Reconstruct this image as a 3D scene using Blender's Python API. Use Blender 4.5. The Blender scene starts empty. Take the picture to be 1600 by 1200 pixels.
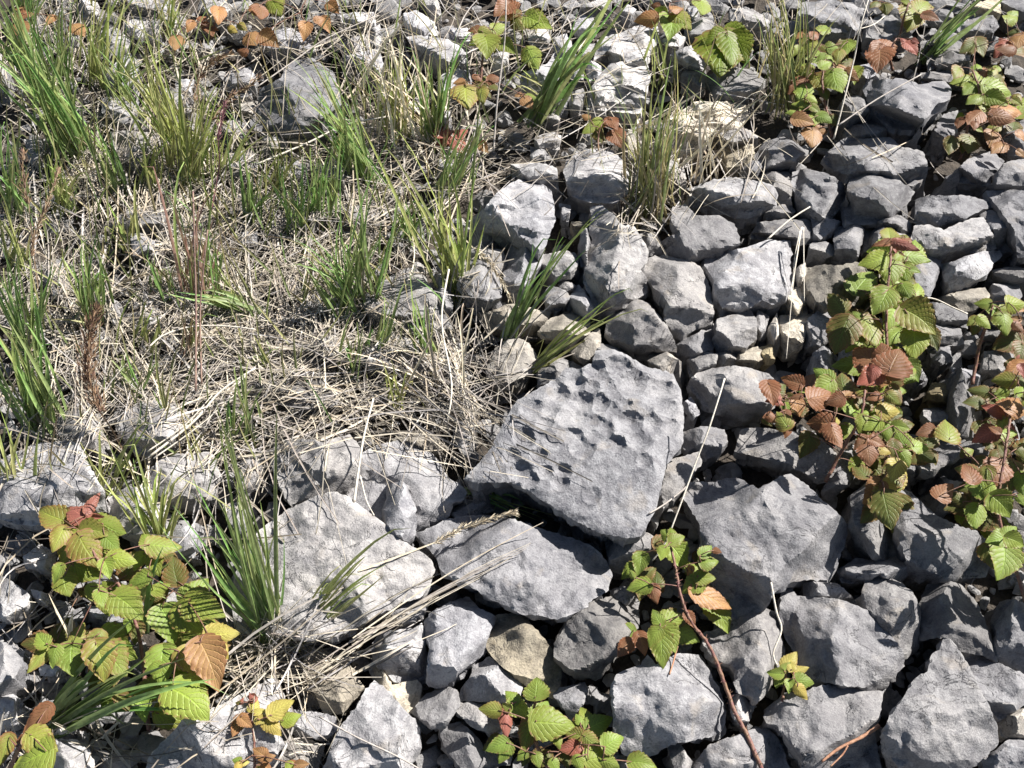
import bpy, math, random, mathutils
import numpy as np
from mathutils import Vector, Matrix, noise
from mathutils.geometry import delaunay_2d_cdt
scene = bpy.context.scene
COL = scene.collection

# ---------------------------------------------------------------- camera, sky, sun, exposure
CAM_H = 1.28
TILT = math.radians(34.0)            # away from straight down
HFOV = math.radians(54.0)
cd = bpy.data.cameras.new('camera'); cam = bpy.data.objects.new('camera', cd); COL.objects.link(cam)
cam.location = (0, 0, CAM_H); cam.rotation_euler = (TILT, 0, 0)
cd.sensor_width = 36; cd.angle = HFOV; cd.clip_start = 0.02; cd.clip_end = 200
scene.camera = cam
SUN_AZ = math.radians(58); SUN_EL = math.radians(43)
w = bpy.data.worlds.new('World'); scene.world = w; w.use_nodes = True
nt = w.node_tree; bg = nt.nodes['Background']
sky = nt.nodes.new('ShaderNodeTexSky'); sky.sky_type = 'NISHITA'; sky.sun_disc = False
sky.sun_elevation = SUN_EL; sky.sun_rotation = SUN_AZ
nt.links.new(sky.outputs[0], bg.inputs[0]); bg.inputs[1].default_value = 0.04
ld = bpy.data.lights.new('sun', 'SUN'); lo = bpy.data.objects.new('sun', ld); COL.objects.link(lo)
ld.energy = 5.0; ld.angle = math.radians(0.5); ld.color = (1.0, 0.965, 0.93)
to_sun = Vector((math.sin(SUN_AZ)*math.cos(SUN_EL), math.cos(SUN_AZ)*math.cos(SUN_EL), math.sin(SUN_EL)))
lo.rotation_euler = to_sun.to_track_quat('Z', 'Y').to_euler(); lo.location = (2, 1, 4)
scene.view_settings.view_transform = 'Standard'; scene.view_settings.look = 'None'
scene.view_settings.gamma = 1; scene.view_settings.exposure = 1.17
scene.render.engine = 'CYCLES'
scene.cycles.max_bounces = 6

# ---------------------------------------------------------------- traced outlines, leaves and tufts
ROCK_DATA = """
# tile row,col then options | points in 4x zoomed tile coordinates | label (optional)
33 h=5.5 t=.27|110,30 190,130 330,140 440,150 560,190 650,230 690,300 760,370 835,470 845,560 800,600 755,640 740,690 640,690 420,670 270,640 200,500 120,400 80,250 90,120|broad grey slab with notched peak behind the small leafy seedling
33 h=5 t=.26|590,110 620,20 700,-20 850,60 900,100 950,200 940,330 940,430 850,480 760,370 690,300 650,220 580,160|rounded grey rock striped with leaf shadows, above the broad notched slab
33 h=3 t=.3|230,50 300,30 430,50 500,110 560,180 440,145 330,135 230,120
33 h=5 t=.3|0,830 110,740 250,720 340,685 500,690 720,705 700,800 690,900 660,960 680,1100 700,1300 260,1300 200,1130 110,1010 60,930 0,920 -20,880|wide grey slab with reddish stick lying across its lower right corner
33 h=7 t=.29|1100,390 1150,410 1200,480 1250,560 1290,640 1340,750 1400,860 1430,950 1430,1050 1340,1130 1260,1200 1240,1300 800,1300 820,1190 760,1090 720,980 760,890 850,760 900,670 940,630 1000,600 1030,490 1070,470|big smooth pointed slab filling the lower right, peak pointing up
33 h=4 t=.3|1250,480 1350,500 1450,550 1600,620 1700,680 1700,890 1600,800 1500,870 1450,890 1370,810 1300,650 1230,510|long mottled grey rock leaning against right flank of big pointed slab
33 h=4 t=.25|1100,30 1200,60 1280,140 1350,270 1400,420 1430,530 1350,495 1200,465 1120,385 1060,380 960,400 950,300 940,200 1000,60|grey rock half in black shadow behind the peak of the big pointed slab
33 h=5 t=.24|1540,150 1600,180 1700,250 1700,600 1600,605 1500,540 1440,420 1420,250 1450,170
33 h=3 t=.27|1430,1090 1500,1030 1700,1010 1700,1300 1400,1300 1340,1150
33 h=2.5 t=.42 w=.5|1450,900 1500,875 1600,805 1700,900 1700,1000 1500,1015 1460,990
32 h=5 t=.31|1210,360 1350,320 1500,240 1560,210 1640,230 1690,430 1700,520 1640,650 1580,740 1530,790 1500,750 1400,720 1390,600 1370,550 1270,520 1200,420|pale grey wedge rock right of the thorny bramble cane
32 h=6 t=.31|850,500 900,560 1050,490 1160,500 1230,600 1290,720 1330,850 1310,950 1240,1000 1100,1030 1000,1040 900,1080 800,1100 700,1080 660,1020 640,900 620,720 660,620 720,590 810,560|large smooth lit rock enclosed by the bramble cane on its right, lower centre
32 h=3.5 t=.31 w=.9|-150,330 -90,250 0,240 80,260 130,320 200,400 260,480 300,580 290,680 250,720 150,640 0,600 -60,560 -120,500 -160,420|yellow brown stained rounded rock above the bottom centre raspberry plant
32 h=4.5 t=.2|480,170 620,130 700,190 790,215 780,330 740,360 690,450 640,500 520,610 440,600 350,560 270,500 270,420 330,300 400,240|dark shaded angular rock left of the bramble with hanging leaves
32 h=2.5 t=.3|620,95 700,70 790,160 780,205 700,180 640,130
32 h=3 t=.36|1230,1060 1330,1020 1410,1000 1500,960 1600,960 1650,1010 1710,1160 1760,1300 1150,1300 1150,1180 1200,1100|pale rock crossed by the lower end of the bramble cane at bottom edge
32 h=2.5 t=.33|980,1050 1050,1050 1100,1130 1140,1180 1130,1300 1040,1300 1010,1180
32 h=3 t=.42|1370,750 1500,740 1520,780 1480,900 1440,950 1380,880 1360,800|small smooth pale stone touching the right side of the bramble cane
32 h=2 t=.35|240,690 320,700 450,670 470,720 440,800 380,880 330,830 270,760
32 h=2 t=.3|660,1130 800,1110 880,1160 860,1300 700,1300
31 h=3 t=.27|820,230 870,185 1050,135 1065,200 1000,260 980,325 830,300
31 h=4 t=.31|770,370 850,345 980,335 1030,300 1050,400 1065,500 1060,630 920,670 850,640 780,550 730,480 735,420|left stone of the cracked pair beneath the pale straw bundle
31 h=4.5 t=.32|1055,290 1120,220 1250,160 1330,140 1380,200 1480,250 1470,320 1440,400 1420,480 1350,540 1260,590 1200,670 1090,650 1075,560 1088,430 1068,370|right and larger stone of the cracked pair beneath the pale straw bundle
31 h=2.5 t=.23|1370,100 1500,70 1560,130 1550,190 1450,190 1380,150
31 h=5.5 t=.37|740,660 830,740 940,860 1010,940 1010,1060 970,1130 990,1300 400,1300 440,1170 490,1020 540,930 620,840 660,760|pale triangular slab pointing up at bottom edge, thin stalk across it
31 h=2 t=.33 w=.8|310,440 450,480 560,520 610,620 670,690 600,780 540,850 430,860 390,760 300,640
31 h=2.5 t=.36 w=.9|700,570 770,560 850,680 1000,650 1030,690 1010,800 950,860 830,730 740,650
31 h=2.5 t=.27|1070,740 1200,700 1250,720 1270,800 1230,870 1180,940 1090,950 1040,900 980,850
31 h=4 t=.37|1360,570 1460,510 1530,560 1610,600 1650,640 1660,700 1620,800 1500,770 1400,780 1270,780 1290,700 1340,640|pale lit rock just below the yellow brown stained rock
31 h=2.5 t=.3|1260,800 1400,795 1560,830 1560,960 1500,980 1370,950 1290,880 1250,840
31 h=2 t=.2|1150,960 1270,920 1390,1020 1440,1140 1400,1200 1290,1200 1180,1060
31 h=2.5 t=.35|210,830 300,850 490,880 500,960 420,1030 360,1010 250,1000 200,930
31 h=2 t=.36 w=.6|180,1040 270,1010 420,1070 380,1200 300,1300 170,1300
30 h=4 t=.39|940,1130 1080,980 1160,890 1300,840 1440,780 1560,720 1700,640 1750,720 1775,760 1760,900 1740,1000 1720,1300 900,1300|pale slab at bottom edge under the small yellow leaved plant
00 h=6 t=.33 px=1|455,795 493,777 522,770 548,780 570,797 585,808 603,823 625,845 655,862 672,875 678,890 670,915 655,933 625,940 612,950 590,958 575,968 540,988 512,997 485,1000 430,990 375,985 365,950 368,900 385,860 405,830 430,812|largest pale limestone slab behind the green tuft, lower left centre
21 h=4.5 t=.28 pits=1|100,460 160,370 280,350 420,370 500,340 580,320 630,380 650,450 630,560 580,630 560,680 480,670 370,710 320,730 230,770 150,620 110,520|grey rock with shallow dimples above the largest pale slab
21 h=3.2 t=.27|680,430 800,380 900,360 1000,370 1050,400 1110,450 1170,530 1200,590 1270,630 1310,680 1290,720 1220,750 1210,800 1180,850 1080,850 1060,890 1000,920 850,950 740,830 680,790 620,740 580,690 600,610 640,540 650,470|smooth grey rock carrying the upright stone fin on its front
21 h=6 t=.37|820,640 900,610 950,640 960,690 995,770 1005,860 990,940 940,990 870,960 810,890 800,800 820,720|narrow upright stone fin standing against a smooth grey rock
21 h=2 t=.27 w=.9|840,350 930,310 1050,310 1130,320 1180,420 1110,430 1040,395 960,355
21 h=3 t=.3|1260,230 1320,80 1370,150 1360,300 1390,470 1340,460 1280,420 1240,330
21 h=2.5 t=.2|0,0 300,-40 400,-20 520,60 500,130 380,160 200,140 60,110|dark grey slab buried under horizontal straw left of centre
00 h=5.5 t=.35 px=1|650,835 700,812 740,806 775,808 800,812 840,825 880,838 920,852 945,875 955,900 945,925 925,935 905,955 870,967 840,960 812,958 790,945 765,935 735,915 710,905 690,890 682,870 665,850|dark grey slab directly below the pitted boulder, pale seed head on it
21 h=1.8 t=.25|1310,720 1420,740 1480,790 1350,840 1250,840 1225,800
00 h=10 t=.31 px=1 big=1|727,748 752,722 770,700 795,650 808,628 840,610 875,590 885,575 905,578 925,570 930,550 960,548 985,560 1010,575 1050,585 1062,610 1065,640 1066,680 1062,700 1040,725 1037,740 1025,790 1012,815 1000,836 975,838 940,832 900,812 865,790 830,767 800,752 745,753|large grey boulder covered in round pits at the centre
22 h=2 t=.5|1080,120 1120,90 1170,180 1140,200 1090,160
22 h=4 t=.31|960,490 1060,460 1160,430 1180,500 1130,560 1090,640 960,760 910,870 870,830 880,760 920,640 940,560
22 h=3 t=.27|1070,310 1180,270 1320,290 1340,360 1290,420 1200,480 1110,450 1075,390
22 h=3.5 t=.3|590,980 680,960 800,920 870,950 930,1030 880,1090 820,1060 780,1150 740,1180 640,1140 600,1060|small broken rock touching the bottom tip of the pitted boulder
00 h=7.5 t=.29 px=1|1078,755 1110,755 1150,748 1185,765 1205,755 1218,745 1235,742 1262,760 1285,785 1305,800 1322,820 1318,850 1308,880 1290,905 1255,905 1230,910 1210,925 1195,950 1175,960 1155,970 1135,955 1120,920 1110,890 1100,860 1095,820 1080,795 1070,780|large grey boulder blotched with leaf shadows right of the pitted boulder
23 h=4 t=.27|0,280 120,290 330,340 420,430 430,520 390,580 300,590 200,540 100,500 0,470 -200,420 -160,290|long rock in dappled shade under the orange leaved bramble
23 h=5 t=.22|520,700 620,620 700,800 800,900 810,1080 740,1140 640,1000 540,860
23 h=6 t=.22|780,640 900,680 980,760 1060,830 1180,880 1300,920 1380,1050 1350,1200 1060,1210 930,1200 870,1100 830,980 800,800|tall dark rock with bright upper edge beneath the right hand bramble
23 h=3 t=.32|1040,530 1130,600 1240,620 1240,700 1170,720 1130,640
23 h=4 t=.26|800,340 990,310 1120,350 1200,340 1390,400 1420,450 1250,420 1180,480 1080,520 1000,560 930,520 880,640 760,590 620,580 610,500 760,420
23 h=3.5 t=.2 w=2|990,80 1030,0 1110,0 1140,60 1120,130 1020,140|small brown speckled stone between the two right hand brambles
23 h=3.5 t=.33|980,160 1160,140 1230,290 1120,290 1050,250 980,200
23 h=6 t=.2|1200,-100 1260,60 1340,200 1310,330 1200,320 1150,100 1130,-20
23 h=3 t=.28|420,480 520,380 560,440 540,570 490,640 400,690 340,660 380,600
23 h=3.5 t=.26|440,1170 560,1090 720,1110 830,1070 880,1190 800,1240 700,1190 600,1240 470,1240
00 h=4 t=.27 px=1|1240,270 1262,265 1290,272 1316,288 1320,310 1305,332 1296,343 1270,325 1245,305 1238,285
00 h=6.5 t=.25 px=1 blk=1|1325,300 1330,275 1370,275 1388,278 1405,283 1427,300 1415,320 1380,345 1350,350 1325,348 1320,320|squared block with rough dark front and pale right face, upper right
13 h=5 t=.27|930,50 1000,30 1200,20 1380,60 1430,110 1340,105 1240,160 1110,220 1000,205 930,140
13 h=3 t=.42 w=.5|870,190 990,140 1020,180 990,205 910,205
13 h=5 t=.37|920,215 1000,205 1100,240 1230,180 1340,160 1390,230 1420,350 1350,370 1230,375 1180,360 1050,380 960,330 900,290|long pale rock right of the tip of the tall raspberry shoot
13 h=4 t=.3|1335,110 1400,120 1480,170 1530,330 1530,370 1440,360 1400,240 1370,170 1310,155
13 h=4.5 t=.45|1090,450 1180,430 1250,400 1330,378 1440,370 1455,400 1400,450 1370,510 1280,550 1150,600 1110,540|bright pale wedge rock below the long pale rock at right
13 h=5 t=.27|1370,0 1600,0 1700,60 1700,400 1560,400 1540,230 1450,110
13 h=3 t=.25|1400,490 1500,470 1700,480 1700,580 1560,565 1430,525
13 h=3 t=.26|1410,580 1560,575 1580,650 1540,700 1400,650 1390,610
13 h=2.5 t=.36 w=.6|1050,670 1200,620 1350,600 1380,650 1280,740 1220,740 1120,700
13 h=3 t=.22|990,690 1110,705 1240,755 1240,850 1150,820 1030,780
13 h=4.5 t=.33|890,450 960,390 1050,400 1080,410 1050,550 1010,650 960,670 880,660 890,560
13 h=4 t=.31|620,200 700,195 800,220 890,270 870,310 880,390 830,400 720,370 610,370 595,290
13 h=4 t=.26|690,190 760,140 830,150 905,200 890,250 800,210
13 h=4.5 t=.27|430,230 560,210 600,240 570,340 560,400 480,450 430,380 415,290|upright blocky stone left of the tall raspberry shoot
13 h=3 t=.28|270,330 330,300 420,350 435,440 360,420 260,400
13 h=3 t=.25|270,115 380,170 500,200 430,220 330,290 290,250 280,200
13 h=4.5 t=.23 w=.6|240,480 340,460 450,460 540,440 600,470 700,530 650,610 560,700 440,720 300,700 250,600 230,530|rounded brownish grey rock with a round leaf shadow, left of raspberry shoot
12 h=5 t=.37|1215,400 1290,380 1450,355 1600,305 1730,310 1735,480 1735,600 1690,660 1620,700 1560,670 1430,750 1320,720 1270,620 1265,540 1210,460|square pale block with rough left side, left of the chalk white stones
13 h=3 t=.24|-60,190 100,170 230,170 275,200 270,285 130,295 -100,290
13 h=2.5 t=.28|-20,110 120,75 165,120 120,160 0,170
13 h=3.5 t=.62 w=.7|140,620 200,595 250,680 240,755 150,765 120,700|chalk white stone under hanging straw, upper of the white pile
13 h=2.5 t=.6 w=.7|10,840 55,765 75,860 70,950 20,940
13 h=3 t=.62 w=.7|85,780 290,768 240,850 215,950 150,960 90,930|chalk white flat stone, lower and widest of the white pile
13 h=3 t=.5 w=.4|170,490 230,450 240,520 200,590 170,540
13 h=3.5 t=.3|255,800 330,740 430,780 430,850 350,950 350,1000 290,990 225,960 225,900
13 h=4 t=.28|290,1005 350,965 430,1050 430,1200 240,1230 250,1100
13 h=3 t=.36|450,1000 520,980 570,1060 540,1120 480,1140 440,1070
13 h=2.5 t=.32|700,790 800,860 800,930 740,970 700,900
13 h=3 t=.26|1050,830 1200,860 1220,950 1100,960 1000,900
13 h=3 t=.28|1360,1000 1540,990 1560,1100 1450,1160 1350,1100
13 h=2.5 t=.25|1360,870 1500,870 1500,930 1370,950
13 h=2.5 t=.27|1000,980 1130,970 1150,1060 1050,1080
13 h=2.5 t=.35|1150,1100 1330,1130 1320,1220 1180,1200
13 h=2 t=.32|890,1110 960,1110 990,1170 940,1200
13 h=1.8 t=.35|110,1170 180,1160 200,1200 120,1225
12 h=6.5 t=.34|490,110 550,90 640,150 690,210 760,220 810,300 845,360 840,440 800,480 840,540 840,620 780,660 700,660 600,700 520,720 490,640 450,560 460,470 480,380 505,300 485,230 500,180|tall craggy pale rock just below the big dry grass tuft
12 h=4 t=.3|440,240 480,225 498,300 472,370 465,450 430,460 415,350
12 h=6 t=.36 rot=1|810,450 860,420 1040,410 1170,470 1220,560 1240,660 1255,760 1240,820 1180,840 1070,890 1010,870 950,790 960,700 920,620 850,560 820,500|pale slab with steep dark left side, right of the tall craggy rock
12 h=3 t=.31|805,270 900,260 930,310 935,380 920,410 855,385 840,320
12 h=5 t=.29|1010,100 1080,80 1150,150 1290,150 1380,200 1415,280 1410,350 1290,370 1205,390 1130,420 1040,400 960,390 940,310 1040,250 1000,180|wide grey rock right of the foot of the big dry grass tuft
12 h=5 t=.36 w=.3|600,800 680,700 760,670 850,700 920,780 970,850 1010,930 1020,1000 940,990 900,970 840,970 730,990 660,950 590,880|pinkish grey lit rock directly above the pitted boulder
12 h=3 t=.29|1020,960 1150,890 1250,830 1250,980 1110,1020 1020,1010
12 h=4 t=.31|1290,800 1480,740 1520,800 1520,920 1450,970 1310,980 1280,920|squarish grey rock between the square pale block and the wide sunlit rock
12 h=2 t=.4|1540,745 1600,780 1580,880 1530,880 1520,820
12 h=2.5 t=.28|1100,1050 1200,1005 1280,1015 1270,1075 1200,1100 1120,1150
12 h=2.5 t=.4 w=.4|1290,1010 1380,990 1400,1055 1350,1095 1280,1065
12 h=2 t=.4 w=.8|1400,1000 1530,970 1590,1025 1500,1080 1405,1060
12 h=2 t=.42 w=1.5|1540,985 1620,960 1640,1040 1600,1045
12 h=4 t=.38|1130,1160 1200,1110 1400,1090 1600,1140 1640,1200 1640,1300 1560,1370 1400,1380 1200,1330 1130,1240|wide sunlit rock to the right of the top of the pitted boulder
12 h=4 t=.34 w=.5|880,985 960,995 1060,1065 1035,1130 985,1150 930,1110 850,1050
12 h=3.5 t=.32|500,960 560,950 720,990 680,1045 560,1040 505,1000
12 h=2.5 t=.3|170,1060 300,1040 440,1100 310,1150 300,1190 170,1200
12 h=4 t=.34 w=.7|170,870 250,790 400,745 480,790 480,880 360,960 290,930 230,910|tan topped rock with black hollow beneath, under the leaning green blades
12 h=3 t=.4 w=.6|345,960 470,900 540,860 550,920 540,980 450,1070 380,1000
12 h=2.5 t=.36 w=.5|0,910 100,950 165,1050 100,1130 -50,1200 -150,1150 -120,1000
00 h=2.5 t=.45 w=.7 px=1|748,485 775,472 820,480 860,488 850,505 825,513 790,515 760,512|pale cream flat stone at the foot of the leaning green blades
12 h=4 t=.42|350,680 420,590 490,660 520,740 450,775 400,740
12 h=3 t=.26|200,650 240,590 330,620 360,660 310,720 280,740 220,700
12 h=2.5 t=.4|290,570 340,550 400,590 370,640 320,610
12 h=3 t=.34|160,410 330,370 390,390 410,450 330,520 240,530 180,500
12 h=4 t=.33|0,330 100,320 190,380 180,450 100,540 90,600 60,650 -30,620 -50,500 -30,400
00 h=5.5 t=.4 px=1|735,345 760,325 780,300 810,282 845,285 860,300 866,345 850,385 840,393 820,378 795,365 765,355|large pale smooth rock with black overhang, upper middle
12 h=1.5 t=.38 w=.9|380,190 450,190 450,230 390,240
12 h=1.5 t=.4|300,80 360,90 350,180 310,180
11 h=4 t=.25|1260,480 1350,420 1450,450 1530,560 1530,650 1420,700 1360,720 1310,640
11 h=3 t=.33|1310,330 1400,350 1540,370 1560,450 1500,520 1460,450 1350,410
11 h=3 t=.24|690,640 800,560 920,490 990,480 1060,560 1110,640 1170,740 1220,850 1050,850 900,830 750,780 680,720|dull grey rock partly under straw, between two green tufts left of centre
11 h=3 t=.26|1110,480 1190,560 1230,700 1200,780 1120,640
11 h=2.5 t=.27|700,980 850,885 1000,930 1110,980 1110,1060 1040,1140 800,1100 650,1050
11 h=3 t=.2|330,940 480,900 560,930 600,1060 520,1070 430,1030 340,1000
11 h=2 t=.26|1220,1030 1290,1130 1280,1200 1180,1180
11 h=2 t=.23|200,1110 350,1080 500,1120 480,1150 300,1160 150,1180
11 h=2 t=.35|520,100 640,90 760,120 740,200 540,210
11 h=2 t=.27|300,80 500,100 470,200 330,170
10 h=2.5 t=.2|680,180 860,80 1040,110 1020,180 850,240 700,240
10 h=2 t=.35|820,250 860,240 960,310 1000,380 840,390
10 h=1.5 t=.33|640,620 750,700 730,820 650,750
10 h=1.5 t=.4|900,720 980,720 1010,780 940,830 840,850
10 h=1.5 t=.38|590,900 640,850 680,930 610,950
10 h=1.5 t=.33|290,430 400,430 420,620 330,640 280,560
10 h=1.5 t=.25|1480,260 1600,250 1600,330 1500,330
20 h=5 t=.43 lich=1|-50,520 60,450 200,390 320,370 400,360 490,380 500,430 560,520 600,600 650,680 640,750 560,800 430,850 300,860 220,880 100,870 0,840 -60,820|large pale rock spotted with dark lichen at the left edge
20 h=3 t=.27|340,260 400,180 540,110 600,140 620,250 640,330 680,400 560,400 480,365 400,350
20 h=3 t=.33|740,220 850,130 950,110 1100,130 1180,180 1150,240 1050,330 940,440 860,430 800,370 750,290
20 h=2.5 t=.37|980,490 1100,440 1300,430 1350,560 1280,700 1050,720 900,640 940,550
20 h=2.5 t=.4 w=.3|680,720 800,650 920,650 1050,760 1000,880 900,930 780,950 700,860
20 h=2.5 t=.36|1100,890 1200,900 1240,980 1200,1080 1080,1050 1050,950
20 h=2 t=.37|150,1080 250,1010 330,1050 320,1150 170,1150
20 h=2.5 t=.24|1480,520 1560,470 1640,520 1600,660 1500,680
20 h=2 t=.35|1400,760 1500,750 1560,850 1600,960 1480,920
30 h=3.5 t=.27|-50,430 60,420 150,480 90,640 50,760 -50,760
30 h=2.5 t=.4|-50,785 80,745 140,800 100,920 -50,960
30 h=2.5 t=.38|0,0 100,60 180,120 160,200 80,260 -50,240
30 h=3 t=.4|350,1030 480,1030 560,1100 540,1300 330,1300
30 h=1.5 t=.5|200,90 280,110 300,150 240,170
30 h=1.5 t=.45|380,940 470,920 460,980 340,990
30 h=2 t=.4|540,180 660,200 780,280 700,290 600,260
30 h=1.5 t=.45|250,560 380,570 390,620 260,620
03 h=5 t=.3|240,20 400,0 600,60 620,130 560,180 440,200 300,190 230,130 190,80|broad grey rock behind the thin tall grass tuft at the top
03 h=7.5 t=.29 blk=1|630,510 720,500 860,500 960,530 1100,510 1140,560 1130,620 1080,640 1040,660 970,760 900,810 780,790 700,740 650,680 600,560|chunky block with rough shaded front face at upper right
03 h=4 t=.27|480,620 560,600 620,640 640,720 580,740 470,740 430,700
03 h=5.5 t=.27|380,950 480,870 640,870 760,860 830,920 960,950 990,1040 960,1120 900,1160 800,1110 700,1080 580,1085 480,1085 380,1040 350,1000|long rounded grey rock above the squared block with dark front
03 h=3.5 t=.28|0,880 100,860 180,900 230,960 180,1000 150,1040 0,1060 -80,980
03 h=3 t=.28|0,1080 120,1080 145,1110 140,1280 -50,1280 -60,1150
03 h=4 t=.27|1250,1000 1400,950 1470,1010 1440,1060 1370,1160 1180,1130 1180,1060
03 h=4 t=.29|1475,1025 1600,1000 1650,1190 1400,1180 1435,1080
03 h=3 t=.28|1030,830 1100,720 1180,700 1180,860 1050,870
03 h=4 t=.27|1000,330 1180,300 1260,310 1250,400 1100,400 1010,440
03 h=4 t=.3|1190,180 1270,110 1400,100 1440,160 1380,230 1250,240
03 h=3 t=.26|1000,260 1120,190 1260,250 1240,295 1020,310
03 h=3 t=.33|700,100 780,100 880,200 900,230 780,250 620,230 640,130
03 h=3 t=.6 w=1.2|1240,60 1300,20 1440,0 1450,80 1300,95|cream yellow sunlit stone at the top right edge
03 h=3 t=.3|1460,10 1600,0 1700,100 1560,60
03 h=3 t=.3|960,460 1140,450 1150,505 1060,510 970,520
03 h=2.5 t=.42|560,420 650,400 660,470 590,500 540,500
03 h=3 t=.27|1480,780 1600,760 1650,960 1500,960
03 h=2.5 t=.3|480,800 650,760 780,800 720,850 620,860 500,850
02 h=5 t=.42|480,580 550,480 620,400 700,390 840,410 860,470 830,600 800,700 640,690 480,680|bright rock with speckled shadow left of the tall mixed tuft
02 h=4.5 t=.4|540,250 700,200 760,170 900,170 920,260 860,310 830,385 740,395 680,340 600,315 520,380 530,300|pale jagged rock beneath the broad green blades at the top
02 h=3 t=.42|925,265 1020,210 1090,240 1040,290 960,300
02 h=3 t=.36|1060,310 1200,260 1230,330 1200,430 1060,365 990,345
02 h=3 t=.3|1100,130 1250,110 1250,220 1180,240 1100,230
02 h=4 t=.37|1370,60 1500,60 1600,130 1600,190 1450,190 1380,170
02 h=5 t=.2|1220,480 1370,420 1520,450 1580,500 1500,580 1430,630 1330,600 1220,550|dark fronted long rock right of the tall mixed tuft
02 h=3.5 t=.2|1060,480 1100,420 1200,430 1200,540 1110,590 1070,540
02 h=4 t=.55 w=1|940,800 1050,700 1150,640 1300,640 1450,660 1470,720 1430,790 1260,820 1200,900 1080,960 1040,1000 930,940|large cream coloured slab beside the dry stems of the tall tuft
02 h=3.5 t=.37|1280,810 1400,785 1530,850 1520,895 1390,900 1300,895
02 h=2.5 t=.42 w=1.2|1310,930 1500,905 1510,960 1430,1030 1350,1040
02 h=3 t=.27|1440,1020 1560,1005 1570,1120 1450,1110
02 h=5 t=.28|1150,1170 1250,1130 1400,1110 1600,1150 1660,1200 1640,1280 1500,1320 1250,1300 1100,1240|long flat topped grey rock right of the dry tuft
02 h=5 t=.33|350,1000 450,940 600,930 680,1000 720,1080 720,1180 650,1260 500,1260 380,1220 330,1080|domed grey rock left of the foot of the big dry tuft
02 h=2.5 t=.42|80,190 240,190 230,280 140,300
02 h=3.5 t=.4|270,240 340,220 400,360 380,390 320,400 270,340
02 h=3.5 t=.37|70,460 220,400 260,340 330,440 310,500 180,560 80,540
02 h=2.5 t=.45|370,400 440,440 440,490 380,500
02 h=2.5 t=.42|480,380 570,425 550,470 490,500
02 h=2.5 t=.27|360,590 440,560 460,620 420,690 370,690
02 h=2 t=.3|280,640 345,620 345,700 285,710
02 h=2 t=.42|200,730 280,700 290,750 210,770
02 h=2.5 t=.36|150,870 260,830 300,850 290,930 180,920
02 h=2.5 t=.33|120,920 200,940 240,990 130,1010
02 h=3 t=.34|0,1030 130,1020 270,1050 280,1180 100,1120
02 h=3 t=.42|430,100 500,110 520,200 420,190 390,180
02 h=2 t=.42|430,290 520,280 520,350 420,360
02 h=3 t=.42|430,40 550,0 620,10 500,60
02 h=2.5 t=.42|720,30 770,60 740,90 640,100
02 h=2 t=.45|1110,60 1170,60 1160,120 1120,120
02 h=3 t=.28|900,1000 1010,1010 1070,1060 1080,1170 960,1150 910,1080
02 h=2 t=.42 w=.6|700,810 780,830 790,1000 700,960
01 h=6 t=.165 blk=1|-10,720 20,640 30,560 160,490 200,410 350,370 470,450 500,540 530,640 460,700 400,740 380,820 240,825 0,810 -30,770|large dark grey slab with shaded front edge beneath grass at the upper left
01 h=3.5 t=.38|550,360 620,335 760,310 790,400 760,430 640,420 560,400
01 h=3 t=.35|550,290 600,240 690,220 700,300 620,325 550,340
01 h=3.5 t=.5|530,100 640,80 730,80 740,130 700,160 560,170
01 h=3.5 t=.52|930,90 1000,70 1110,140 1130,220 1050,200 950,150
01 h=5 t=.36|950,235 1040,225 1200,245 1310,330 1310,390 1200,380 1040,330
01 h=4 t=.34|1150,480 1240,430 1320,450 1330,510 1270,580 1150,570
01 h=3 t=.4|1480,330 1580,310 1570,410 1490,430
01 h=3 t=.33|60,290 100,200 220,180 330,240 380,310 260,330 150,300
01 h=2.5 t=.38|1060,0 1130,0 1150,90 1080,50
01 h=2.5 t=.5|1210,180 1330,180 1330,250 1230,250
01 h=2.5 t=.4|40,850 130,820 190,860 180,940 50,950
01 h=2.5 t=.5 w=.8|195,850 260,830 330,870 290,930 200,900
01 h=2 t=.28|150,1050 280,990 300,1100 200,1140
01 h=2.5 t=.26|380,1050 520,990 640,1050 560,1150 400,1130
01 h=2.5 t=.28|710,180 770,160 780,250 750,300 710,260
01 h=2 t=.27|1140,1000 1250,1020 1200,1100 1140,1080
01 h=2 t=.42|1150,700 1210,700 1190,800 1130,780
00 h=3.5 t=.48|780,150 880,110 940,150 920,230 860,240 800,200
00 h=3 t=.3|640,200 720,180 800,230 800,290 700,360 640,340
00 h=4 t=.33|690,430 800,340 860,400 830,500 760,560 640,520
00 h=3 t=.36|770,-20 990,-20 960,60 860,60
00 h=2.5 t=.4|960,110 1010,130 980,240 920,250
00 h=3 t=.37|980,60 1080,0 1060,120 1010,115
00 h=3 t=.28|1440,450 1560,430 1600,500 1560,590 1480,600 1430,530
00 h=2 t=.35|1100,500 1200,500 1180,590 1110,570
00 h=2.5 t=.33|1430,760 1560,740 1580,850 1480,870 1400,800
00 h=2 t=.27|160,880 280,880 270,1000 190,1000
00 h=2.5 t=.3|1240,280 1320,260 1320,330 1250,330
00 h=2.5 t=.42 w=.5|1500,650 1610,640 1600,720 1520,710
00 h=3 t=.45|-60,340 0,340 40,420 30,520 -50,560
00 h=2.5 t=.33|650,620 720,600 860,640 820,760 720,780 640,700
00 h=2.5 t=.25|700,830 950,840 960,980 860,1040 720,960
00 h=2 t=.4|1040,560 1100,560 1160,640 1100,720 1040,700
00 h=2 t=.35|1400,980 1560,940 1600,1020 1500,1080 1400,1060
00 h=3 t=.5|510,0 600,20 600,80 520,100
00 h=3 t=.4|1270,50 1400,0 1450,50 1370,100 1290,80
"""
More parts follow.
